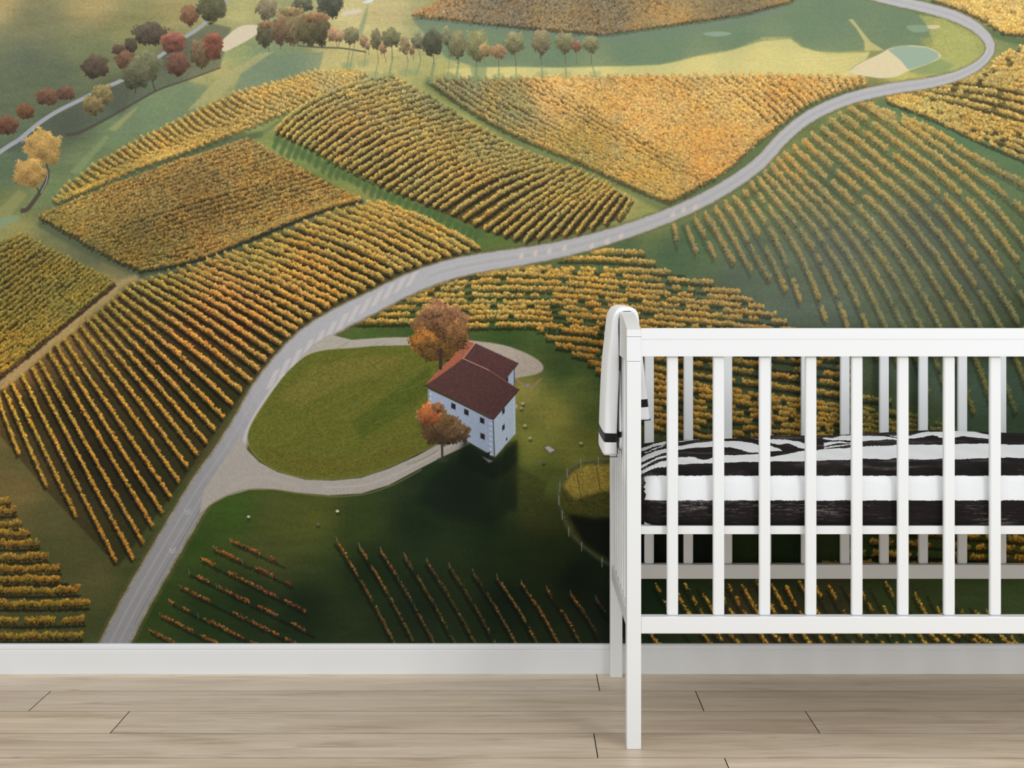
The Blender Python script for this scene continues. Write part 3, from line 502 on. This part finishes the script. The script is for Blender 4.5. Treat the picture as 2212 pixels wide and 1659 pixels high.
    for x, y, w, l, d in ((755,106,4,40,-6),(763,108,4,42,-8),(790,112,3,30,-4),(817,132,4,36,-8),(847,128,6,40,-8),(881,134,3,28,-6),(908,132,4,30,-10),(937,138,10,40,-8),(970,128,3,40,-4),(990,136,7,34,-5),(1029,143,9,34,-2),(1077,141,5,30,0),(1114,141,4,32,1),(1169,140,5,26,3),(1221,138,5,30,2),(1277,138,4,28,10)):
        stroke([(x, y), (x + d, y + l)], w * .7, (116,136,92), soft=2, alpha=.65); poly([(x + d - 12, y + l - 10), (x + d + 10, y + l - 12), (x + d + 8, y + l + 2), (x + d - 12, y + l)], (124,146,100), soft=3, alpha=.35, smooth=True)
    poly([(1014,140),(1052,140),(1050,172),(1022,172)], (116,138,92), soft=3, alpha=.6)
    for t in ((755,77,13,17,(142,130,92),(755,105)),(766,76,8,15,(146,134,98),(764,107)),(786,89,8,12,(200,146,104),(789,111)),(794,98,5,8,(206,150,112),(797,118)),(812,84,11,20,(132,122,86),(817,131)),(828,103,8,12,(210,146,110),(833,134)),(845,81,18,19,(132,126,86),(847,127)),(890,108,5,10,(186,126,88),(893,130)),(934,92,21,25,(78,78,62),(937,137)),(988,95,18,28,(146,136,94),(990,136)),(1031,98,21,31,(156,150,94),(1028,143)),(1046,108,11,13,(206,156,96),(1046,138)),(1076,111,17,13,(202,140,96),(1077,141)),(1111,92,20,22,(156,146,100),(1114,141)),(1169,89,19,25,(160,140,104),(1169,139)),(1219,92,19,20,(146,136,94),(1221,137)),(1245,100,9,11,(166,98,72),(1245,138)),(1276,95,17,16,(156,146,100),(1277,138)),(720,75,12,14,(220,156,114),(729,101)),(735,78,8,12,(222,168,124),(731,101))):
        tree(*t, rad=(1,1,2), airy=.1)
    for t in ((874,98,11,18,(170,136,100),(881,133)),(902,87,12,18,(142,136,104),(908,131)),(963,79,9,20,(146,140,106),(970,127))): tree(*t, rad=(1,1,2), airy=.45)

    # --- the house with its two trees
    poly([(1000,950),(1068,992),(1116,950),(1116,1000),(1068,1040),(990,1000)], (10,20,12), soft=26, alpha=.5)
    poly([(924,840),(1064,905),(1068,987),(1004,950),(927,902)], (156,168,190), soft=1, tex=.05)
    poly([(1064,905),(1113,850),(1114,936),(1069,988)], (176,190,206), soft=1, tex=.04)
    poly([(1090,822),(1110,797),(1111,837)], (164,178,198), soft=1)
    stroke([(1110,795),(1111,836)], 1.6, (60,66,76), smooth=False); stroke([(1065,905),(1068,986)], 1.6, (50,60,72), smooth=False); stroke([(926,845),(929,900)], 1.2, (80,90,104), smooth=False)
    poly([(1091,820),(1097,812),(1098,824),(1095,826)], (40,44,52))
    for k in range(7): y = 914 + 11 * k; poly([(1057,y - 3),(1063,y),(1063,y + 5),(1057,y + 2)], (184,196,212), soft=0); poly([(1109,y - 44),(1113,y - 49),(1113,y - 44),(1109,y - 39)], (194,206,220))
    for k in range(3): y = 848 + 10 * k; poly([(927,y),(932,y + 2),(932,y + 7),(927,y + 5)], (180,192,208))
    for x, y in ((979,877),(1007,890),(1041,908),(1042,942)):
        poly([(x - 6,y - 10),(x + 6,y - 5),(x + 6,y + 11),(x - 6,y + 6)], (146,154,168)); poly([(x - 4,y - 7),(x + 5,y - 3),(x + 5,y + 8),(x - 4,y + 4)], (38,36,40))
    for x, y in ((1088,888),(1088,923)): poly([(x - 4,y - 4),(x + 3,y - 11),(x + 3,y + 5),(x - 4,y + 11)], (150,162,178)); poly([(x - 3,y - 2),(x + 2,y - 7),(x + 2,y + 3),(x - 3,y + 7)], (40,46,56))
    poly([(1093,947),(1096,944),(1096,950),(1093,953)], (50,56,64)); poly([(1114,872),(1118,876),(1115,884)], (190,196,200))
    poly([(1040,985),(1066,996),(1056,1000)], (110,110,112), soft=1); poly([(1046,980),(1060,976),(1052,992)], (26,28,30), soft=1)
    RF = (88,58,55)
    poly([(1026,741),(1119,784),(1110,797),(1091,822),(1054,799),(1000,774)], (90,58,56), soft=1, tex=.16)
    poly([(1000,774),(1054,799),(1121,841),(1113,852),(1066,906),(1058,903),(918,832)], RF, soft=1, tex=.16)
    poly([(1009,735),(1026,741),(1000,774),(981,789),(935,822),(917,832)], (172,96,70), soft=1, tex=.12)
    stroke([(1009,735),(1026,741),(1000,774),(1056,799)], 1.6, (206,152,130), smooth=False); stroke([(1056,799),(1090,822),(1121,841)], 1.3, (150,96,84), smooth=False)
    stroke([(917,832),(1058,904),(1066,905),(1121,841)], 1.5, (44,34,36), smooth=False); stroke([(1119,784),(1110,797)], 1.4, (44,34,36), smooth=False)
    poly([(996,759),(1001,757),(1002,763),(998,765)], (130,100,90))
    poly([(896,900),(905,895),(930,905),(925,915)], (150,150,155), soft=1); poly([(960,905),(985,898),(990,925),(965,925)], (120,132,150), soft=1)
    tree(953, 708, 52, 50, (130,88,54), (952,792), dens=1.6, top=(144,98,70), rad=(1,1,2), shade=.62, jit=.17)
    tree(915, 738, 30, 24, (166,102,48), None, dens=.9, shade=.7, airy=.3, rad=(1,1,2), jit=.17); tree(990, 722, 22, 30, (136,90,58), dens=.7, airy=.3, rad=(1,1,2), jit=.16); tree(945, 757, 40, 22, (112,76,40), None, dens=.8, shade=.8, rad=(1,1,2), airy=.2, jit=.16); tree(935, 675, 26, 14, (150,102,70), dens=.6, rad=(1,1,2), jit=.15)
    stroke([(952,755),(951,795)], 7, (58,48,42), w1=7)
    tree(952, 925, 40, 34, (104,74,48), (955,992), airy=.3, rad=(1,2,2), dens=1.1); tree(990, 935, 24, 20, (106,78,56), None, airy=.45, rad=(1,2)); tree(928, 895, 24, 22, (184,100,58), None, airy=.15, rad=(1,2,2)); tree(945, 880, 12, 10, (150,96,66), airy=.4, rad=(1,2))
    stroke([(955,940),(955,992)], 4, (60,54,48)); stroke([(955,950),(930,915)], 1.6, (60,50,42)); stroke([(955,952),(985,920)], 1.6, (60,50,42)); poly([(944,990),(966,988),(968,998),(946,999)], (60,60,50), soft=2, alpha=.6)
    # light haze that the print itself shows towards the upper right
    yy, xx = np.mgrid[CY0:CY1, CX0:CX1].astype(np.float32)
    hz = np.clip((700 - yy) / 900, 0, 1) * .22 + .16 * np.exp(-((xx - 1750) / 420) ** 2 - ((yy - 560) / 230) ** 2)
    img += hz[..., None] * (np.array([.72, .69, .60], np.float32) - img)
    g = img.mean(2, keepdims=True); img = g + (img - g) * .95
    return np.clip(img, 0, 1)

# ---------------------------------------------------------------- room
YW, YB = 4.088, 4.074            # wall plane, baseboard front
WX0, WX1 = -1.83, 1.81
WP = F_PX / YW                   # print units per metre on the wall
def wall_xz(px, py): return (px - VPX) / WP, EYE - (py - VPY) / WP
x0, ztop = wall_xz(CX0, CY0); x1, zbot = wall_xz(CX1, CY1)
tag(put('wall_back', box(x0, x1, YW + .001, YW + .12, 0, ztop + .02), PLASTER), 'flat back wall behind the crib, wholly covered by the vineyard mural', kind='structure')
bm = bmesh.new(); uvl = bm.loops.layers.uv.new('print')
nx, nz = 24, 12
V = [[bm.verts.new((x0 + (x1 - x0) * i / nx, YW - .0008, zbot + (ztop - zbot) * j / nz)) for i in range(nx + 1)] for j in range(nz + 1)]
for j in range(nz):
    for i in range(nx):
        f = bm.faces.new((V[j][i], V[j][i + 1], V[j + 1][i + 1], V[j + 1][i]))
        for l, (a, b) in zip(f.loops, ((i, j), (i + 1, j), (i + 1, j + 1), (i, j + 1))): l[uvl].uv = (a / nx, b / nz)
r = bmesh.ops.extrude_face_region(bm, geom=bm.faces[:])
bmesh.ops.translate(bm, vec=(0, .0016, 0), verts=[g for g in r['geom'] if isinstance(g, bmesh.types.BMVert)])
bmesh.ops.recalc_face_normals(bm, faces=bm.faces[:])
MURAL = paint_mural()
E_WALL = .95                    # share of light the paper returns
MURAL = np.where(MURAL <= .04045, MURAL / 12.92, ((MURAL + .055) / 1.055) ** 2.4) * E_WALL
MURAL = np.where(MURAL <= .0031308, MURAL * 12.92, 1.055 * np.clip(MURAL, 0, 1) ** (1 / 2.4) - .055)
tag(put('wall_mural', bm, mat('printed_wallpaper', (.5, .5, .5), .85, .15, print_build(MURAL, 'vineyard_print', 900.0))),
    'wallpaper mural of golden autumn vineyards, a winding lane and a white red-roofed farmhouse', 'mural')
# baseboard: plinth, recessed line, rounded top bead
base_prof = [(YW, 0), (YB, 0), (YB, .0515), (YB + .0025, .0530), (YB + .0025, .0545), (YB + .0008, .0560), (YB + .0012, .0625), (YB + .004, .0655), (YB + .009, .0665), (YW, .0665)]
bm = bmesh.new(); grid_faces(bm, [[Vector((x, y, z)) for y, z in base_prof] for x in (x0, x1)])
tag(put('baseboard_back', bm, TRIM), 'white moulded baseboard along the foot of the mural wall', kind='structure')
# plank floor
FY0 = 2.10
floor = tag(put('floor', box(x0, x1, FY0, YW + .1, -.03, -.006), SEAM), 'light oak plank floor with thin dark joints', kind='structure')
PL, PW, GAP = 1.388, .18, .0019
JOINT = [.178, .384, .592, .150, .385, .594, .16, .38, .59, .17]
def plank_mesh(length):          # oak face, dark tongue-and-groove edges
    bm = box(0, length - GAP, 0, PW - GAP, -.012, 0)
    for f in bm.faces: f.material_index = 0 if f.normal.z > .5 else 1
    return bm
plank = None; cut = {}
for r_ in range(10):
    ya = 3.909 - PW * r_
    if ya < FY0: break
    xs = JOINT[r_] - PL * math.ceil((JOINT[r_] - x0) / PL)
    while xs < x1:
        a, b = max(xs, x0), min(xs + PL, x1)
        if b - a > .02:
            if abs((b - a) - PL) < 1e-6:
                if plank is None: plank = put('plank', plank_mesh(PL), [OAK, SEAM], floor); plank.location = (a, ya, 0)
                else: copy(plank, (a, ya, 0), floor)
            else:
                o = put('plank', plank_mesh(b - a), [OAK, SEAM], floor); o.location = (a, ya, 0)
        xs += PL

# ---------------------------------------------------------------- crib
CXL, CXR, CYF, CYB = .2065, 1.4365, 3.4286, 4.073
TH = .0271
crib = bpy.data.objects.new('crib', None); COL.objects.link(crib); crib.location = (CXL, CYF, 0); crib.empty_display_size = .1
tag(crib, 'white slatted baby crib standing on the plank floor against the mural', 'crib')
bpy.context.view_layer.update()
def part(name, bm, m=WHITE, parent=None, loc=None, smooth=False):
    o = put(name, bm, m, parent or crib, smooth); 
    o.location = Vector(loc or (0, 0, 0)) - (Vector(crib.location) if parent is None else Vector((0, 0, 0))); return o
leg = part('leg', box(0, TH, 0, .046, 0, .7331, .0012), loc=(CXL, CYF, 0)); tag(leg)
for x, y in ((CXR - TH, CYF),): copy(leg, Vector((x, y, 0)) - crib.location)
bleg = part('leg', box(0, TH, 0, .034, 0, .7331, .0012), loc=(CXL, CYB - .034, 0)); copy(bleg, Vector((CXR - TH, CYB - .034, 0)) - crib.location)
# end panels: crest board with arched cap, bottom rail, six slats
D = CYB - CYF
def crest(z0, arch):
    bm = bmesh.new(); n = 28; rings = []
    for i in range(n + 1):
        t = i / n; y = D * t; zt = .7801 + (.0132 + .030 * (1 - abs(2 * t - 1) ** 2.1) if arch else -.0006)
        rings.append([Vector(p) for p in ((0, y, z0), (TH, y, z0), (TH, y, zt - .001), (TH - .001, y, zt), (.001, y, zt), (0, y, zt - .001))])
    grid_faces(bm, rings); return bm
cb = part('crest_board', crest(.7337, False), loc=(CXL, CYF, 0)); cp = part('crest_cap', crest(.7801, True), parent=cb)
cb2 = copy(cb, Vector((CXR - TH, CYF, 0)) - crib.location); copy(cp, (0, 0, 0), cb2)
er = part('end_rail', box(0, .0225, 0, D - .046 - .034, 0, .0317, .0012), loc=(CXL + .0025, CYF + .046, .2185)); copy(er, Vector((CXR - TH + .0025, CYF + .046, .2185)) - crib.location)
es = part('slat', box(0, .0150, 0, .022, 0, .4835, .003, 3), loc=(CXL + .006, 3.549, .2502))
for sx in (CXL + .006, CXR - TH + .006):
    for k in range(6):
        if not (k == 0 and sx < 1): copy(es, Vector((sx, 3.549 + .08 * k, .2502)) - crib.location)
# sides: rails and thirteen slats each
XI0, XI1 = CXL + TH, CXR - TH
tr = part('top_rail', box(0, XI1 - XI0, 0, .0265, 0, .0323, .0007), loc=(XI0, CYF + .001, .7423)); part('rail_cap', box(0, XI1 - XI0, -.0002, .0267, .0324, .0532, .0007), parent=tr)
br = part('bottom_rail', box(0, XI1 - XI0, 0, .029, 0, .0317, .0015), loc=(XI0, CYF + .0008, .2185))
part('top_rail', box(0, XI1 - XI0, 0, .0265, 0, .052, .0012), loc=(XI0, 4.0445, .7230))
copy(br, Vector((XI0, 4.0435, .2185)) - crib.location)
sl = part('slat', box(-.0108, .0108, 0, .0145, 0, .4921, .0042, 4), loc=(.2941, 3.4405, .2502), smooth=False)
bs = part('slat', box(-.0108, .0108, 0, .0145, 0, .4728, .0042, 4), loc=(.2941, 4.0515, .2502))
for k in range(1, 13):
    copy(sl, Vector((.2941 + .0875 * k, 3.4405, .2502)) - crib.location); copy(bs, Vector((.2941 + .0875 * k, 4.0515, .2502)) - crib.location)
mb = part('mattress_base', box(0, XI1 - XI0 - .002, 0, .022, 0, .0160, .0015), loc=(XI0 + .001, 3.459, .4020)); tag(mb)
part('mattress_base', box(0, XI1 - XI0 - .002, 0, .022, 0, .0160, .0015), loc=(XI0 + .001, 4.022, .4020))
bsl = part('base_board', box(0, .07, 0, 4.022 - 3.481, 0, .012, .001), loc=(XI0 + .03, 3.481, .4058))
for k in range(1, 11): copy(bsl, Vector((XI0 + .03 + .1075 * k, 3.481, .4058)) - crib.location)

# ---------------------------------------------------------------- mattress
MX0, MX1, MY0, MY1, MZ = .2365, 1.4070, 3.4625, 4.036, .4182
def top_z(x, y):
    px = 1118 + x * 980                              # length coordinate of the hummocky top
    h = np.interp(px, [1340, 1386, 1440, 1540, 1600, 1660, 1780, 1900, 2000, 2100, 2212, 2300, 2400, 2500], [.5225, .5275, .5345, .5375, .5395, .5455, .5450, .5515, .5570, .5540, .5495, .5480, .5450, .530])
    t = np.clip((y - MY0) / (MY1 - MY0), 0, 1)
    edge = .522 + .004 * math.sin(x * 23) + .003 * math.sin(x * 41 + 1)
    return edge + (h - edge) * min(1, (t * 1.35)) ** .75 - .012 * max(0, (t - .85) / .15) ** 2
def mattress_section(x, k):
    """points round the section from the front foot over the top to the back; k shrinks it at the rounded ends"""
    P, S = [], []
    yc = (MY0 + MY1) / 2; ins = (1 - k) * .03
    y0_, y1_ = MY0 + ins, MY1 - ins; zb = MZ + ins * .4; s = 0
    R = .030
    prof = [(y0_ + .010, zb), (y0_ + .003, zb + .003), (y0_, zb + .010)]
    zt = top_z(x, y0_ + R) - ins * 1.2
    for i in range(1, 13): prof.append((y0_ - .0012 * math.sin(math.pi * i / 13), zb + .010 + (zt - R - zb - .010) * i / 13))
    for i in range(0, 10): a = math.pi / 2 * i / 9; prof.append((y0_ + R - R * math.cos(a), zt - R + R * math.sin(a)))
    for i in range(1, 41):
        y = y0_ + R + (y1_ - y0_ - 2 * R) * i / 40; prof.append((y, top_z(x, y) - ins * 1.2))
    zt2 = prof[-1][1]
    for i in range(1, 7): a = math.pi / 2 * i / 6; prof.append((y1_ - R + R * math.sin(a), zt2 - R + R * math.cos(a)))
    prof += [(y1_, zb + .02), (y1_ - .01, zb)]
    return prof
rings, NX = [], 150
xs_ = np.concatenate([MX0 + .03 * (1 - np.cos(np.linspace(0, np.pi / 2, 9)))[:-1], np.linspace(MX0 + .03, MX1 - .03, NX), MX1 - .03 + .03 * np.sin(np.linspace(0, np.pi / 2, 9))[1:]])
for x in xs_:
    q = max(0, (MX0 + .03 - x) / .03, (x - MX1 + .03) / .03); rings.append([Vector((x, y, z)) for y, z in mattress_section(x, math.sqrt(max(0, 1 - q * q)))])
# the brush-stroke print, laid out on the unfolded cover (length x girth)
arr = np.array([[(p.x, p.y, p.z) for p in r] for r in rings]); seg = np.linalg.norm(np.diff(arr, axis=1), axis=2); girth = np.concatenate([np.zeros((len(arr), 1)), np.cumsum(seg, 1)], 1); GL = girth.max()
TW, THH = 2400, 1280
ui = np.linspace(MX0, MX1, TW); vi = np.linspace(0, GL, THH)
near = np.clip(np.searchsorted(xs_, ui), 0, len(xs_) - 1); Yt, Zt = np.empty((THH, TW)), np.empty((THH, TW))
for c in range(TW): g = girth[near[c]]; Yt[:, c] = np.interp(vi, g, arr[near[c], :, 1]); Zt[:, c] = np.interp(vi, g, arr[near[c], :, 2])
def zA(*p): return [(1280 + x / 4.148, 640 + y / 4.148) for x, y in p]
def zB(*p): return [(1780 + x / 4.148, 640 + y / 4.148) for x, y in p]
STROKES = [
    [(1392,1028),(1400,1027.5),(2900,1028),(2900,1081.5),(1391,1081.5),(1394,1070),(1391,1055),(1394,1044)],
    zA((438,1590),(560,1535),(660,1528),(770,1508),(1080,1496),(1490,1482),(1900,1476)) + zB((0,1470),(250,1465),(360,1455),(560,1460),(650,1450),(870,1465),(1060,1455),(1190,1460),(1480,1450),(1790,1450),(2600,1470),(3600,1450),(3600,1340),(2600,1320),(1790,1330),(1480,1320),(1190,1325),(1070,1330),(770,1330),(360,1345),(245,1355),(0,1370)) + zA((1900,1385),(1750,1410),(1620,1436),(1480,1416),(1300,1420),(1180,1424),(1080,1445),(980,1465),(900,1440),(770,1445),(660,1470),(560,1500),(438,1560)),
    zA((438,1512),(560,1450),(660,1420),(660,1440),(560,1470),(438,1536)),
    zA((438,1440),(540,1392),(660,1360),(770,1340),(900,1318),(1080,1298),(1250,1296),(1380,1304),(1490,1330),(1600,1342),(1700,1383),(1600,1388),(1490,1400),(1400,1398),(1300,1366),(1185,1350),(1080,1350),(900,1358),(770,1378),(660,1398),(560,1430),(438,1482)),
    zA((438,1360),(540,1322),(660,1296),(660,1318),(540,1350),(438,1392)),
    zA((470,1396),(560,1358),(650,1330),(650,1336),(560,1368),(470,1404)),
    zA((770,1296),(1000,1276),(1000,1280),(770,1304)),
    zA((1420,1274),(1500,1278),(1600,1280),(1720,1284),(1830,1300),(1910,1326),(1910,1366),(1830,1350),(1760,1320),(1680,1328),(1600,1312),(1500,1284)),
    zB((0,1264),(80,1268),(150,1250),(250,1248),(355,1250),(560,1256),(650,1274),(650,1286),(560,1280),(480,1290),(355,1296),(250,1292),(100,1290),(0,1280)),
    zB((0,1312),(120,1300),(245,1308),(245,1318),(120,1314),(0,1346)), zB((0,1356),(160,1330),(245,1326),(245,1332),(120,1346),(0,1366)),
    zB((580,1246),(660,1248),(770,1250),(900,1214),(1060,1214),(1190,1206),(1300,1210),(1400,1225),(1490,1252),(1490,1276),(1400,1270),(1250,1254),(1200,1262),(1060,1268),(980,1244),(880,1264),(770,1272),(660,1262)),
    zB((1900,1300),(2200,1270),(2600,1268),(3000,1290),(2600,1300),(2200,1296)), zB((2100,1240),(2400,1228),(2800,1240),(2400,1252)),
]
rng = np.random.default_rng(5)
nzw = lambda gx, gy: upsample(rng.random((THH // gy + 3, TW // gx + 3)) - .5, THH, TW)
PX = VPX + ui[None] * F_PX / Yt + nzw(30, 8) * 5 + nzw(8, 4) * 2; PY = VPY + (EYE - Zt) * F_PX / Yt + nzw(26, 30) * 1.6 + nzw(7, 7) * 1.0
white = np.zeros((THH, TW), bool)
for st in STROKES:
    p = smooth_path(st, 8 * len(st), closed=True) if len(st) > 8 and st is not STROKES[0] else np.array(st, float); q = np.roll(p, -1, 0); inside = np.zeros((THH, TW), bool)
    sel = (PX > p[:, 0].min()) & (PX < p[:, 0].max()) & (PY > p[:, 1].min()) & (PY < p[:, 1].max()); sx, sy = PX[sel], PY[sel]; ins = np.zeros(len(sx), bool)
    for (ax, ay), (bx, by) in zip(p, q):
        if ay == by: continue
        c = (ay > sy) != (by > sy); ins ^= c & (sx < (bx - ax) * (sy - ay) / (by - ay) + ax)
    inside[sel] = ins; white |= inside
# dry-brush: bare threads showing through the black strokes; woven ground in the white
streak = nzw(60, 3) * .9 + nzw(14, 2) * .8 + nzw(200, 60) * 1.5; thread = rng.random((THH, TW))
dry = np.clip((streak - .30) * 1.3, 0, 1) * (thread > .45)
weave = 1 - .10 * ((np.arange(THH) % 7 == 0)[:, None] * (rng.random((THH, TW)) > .3)) - .06 * ((np.arange(TW) % 8 == 0)[None] * np.ones((THH, 1)))
PR = np.where(white[..., None], np.array([.925, .93, .935]) * weave[..., None], np.array([.125, .11, .108]) * (1 + .25 * streak[..., None]) + dry[..., None] * np.array([.45, .44, .43]))
PR = blur(np.clip(PR, 0, 1).astype(np.float32), 1)[::-1]
bm = bmesh.new(); uvl = bm.loops.layers.uv.new('print'); R = grid_faces(bm, rings, closed=True, cap=True)
uvd = {v: ((x - MX0) / (MX1 - MX0), girth[i, j] / GL) for i, (r, x) in enumerate(zip(R, xs_)) for j, v in enumerate(r)}
for f in bm.faces:
    for l in f.loops: l[uvl].uv = uvd[l.vert]
mattress = put('crib_mattress', bm, mat('brush_stroke_cotton', (.5, .5, .5), .9, .1, print_build(PR, 'brush_stroke_print', 700.0)), smooth=True)
tag(mattress, 'crib mattress in a black and white brush-stroke cover inside the white crib', 'mattress')

# ---------------------------------------------------------------- blanket over the end panel
def ribbon(path, y0, y1, n_side=5, mats=None):
    """folded cloth: a thick rounded strip following path [(x, z, thickness, lean_y)]"""
    rings = []
    for i, (x, z, t, ly) in enumerate(path):
        a = Vector(path[max(i - 1, 0)][:2]); b = Vector(path[min(i + 1, len(path) - 1)][:2]); d = (b - a).normalized(); nrm = Vector((-d.y, d.x))
        ring = []; h = t / 2
        for e in range(n_side + 1):
            g = math.pi * e / n_side; off = h * math.cos(g); ring.append(Vector((x + nrm.x * off, y0 + ly - h * .55 * math.sin(g) + h * .5, z + nrm.y * off)))
        for e in range(n_side + 1):
            g = math.pi * e / n_side; off = -h * math.cos(g); ring.append(Vector((x + nrm.x * off, y1 + ly * .4 + h * .55 * math.sin(g), z + nrm.y * off)))
        rings.append(ring)
    bm = bmesh.new(); grid_faces(bm, rings, mat=mats); return bm, rings
ctrl = [(.1880,.5285,.0285,0),(.1882,.545,.029,0),(.1885,.5575,.0285,0),(.1888,.5750,.0285,0),(.1905,.62,.029,.004),(.1925,.67,.0285,.006),(.1945,.72,.026,.004),(.1965,.76,.0205,0),(.1976,.79,.0165,0),(.1995,.810,.0140,0),(.2045,.8225,.0115,0),(.2120,.8265,.0100,0),(.2200,.8270,.0095,0),(.2300,.8265,.0095,0),(.2375,.8215,.0100,0),(.2410,.811,.0100,0),(.2428,.79,.0110,0),(.2455,.76,.013,.002),(.2480,.72,.016,.004),(.2505,.68,.020,.004),(.2535,.6435,.0235,.003),(.2545,.6285,.025,.003),(.2560,.6100,.0262,.002),(.2565,.6020,.0265,.002)]
fine = []
for i in range(len(ctrl) - 1):
    for k in range(3):
        p = [np.array(ctrl[max(0, min(len(ctrl) - 1, i + o))]) for o in (-1, 0, 1, 2)]; t = k / 3
        fine.append(tuple(.5 * (2 * p[1] + (p[2] - p[0]) * t + (2 * p[0] - 5 * p[1] + 4 * p[2] - p[3]) * t * t + (3 * p[1] - p[0] - 3 * p[2] + p[3]) * t ** 3)))
fine.append(ctrl[-1])
def band(i, j): z = (fine[i][1] + fine[i + 1][1]) / 2; x = fine[i][0]; return 1 if (x < .21 and .5575 < z < .5750) or (x > .23 and .6285 < z < .6435) else 0
bm, rg = ribbon(fine, 3.672, 3.93, mats=band)
blanket = put('baby_blanket', bm, [CLOTH, BAND], smooth=True)
tag(blanket, 'folded white baby blanket with charcoal stripes draped over the crib end panel', 'blanket')
m_ = blanket.modifiers.new('soft', 'SUBSURF'); m_.levels = 1; m_.render_levels = 1
bm = bmesh.new()
for r_ in (rg[0], rg[-1]): tube(bm, [p + Vector((0, 0, -.0002)) for p in r_] + [r_[0]], .0009, 6)
tube(bm, [r[5] + Vector((0, -.0004, 0)) for r in rg[1:28]], .0008, 6)
tag(put('piping', bm, BAND, blanket), 'thin dark piping along the hem')
# the shorter under layer hanging against the slats
bm, rg2 = ribbon([(.2093,.541,.0044,.002),(.2092,.553,.0044,0),(.2091,.5655,.0044,0),(.2090,.5775,.0044,0),(.2085,.62,.0040,0),(.2080,.66,.0036,0),(.2076,.70,.003,0)], 3.69, 3.90, mats=lambda i, j: 1 if i == 2 else 0)
o = put('under_layer', bm, [CLOTH, BAND], blanket, smooth=True)
bm = bmesh.new(); tube(bm, [p + Vector((0, 0, -.0002)) for p in rg2[0]] + [rg2[0][0]], .0007, 6); put('piping', bm, BAND, blanket)
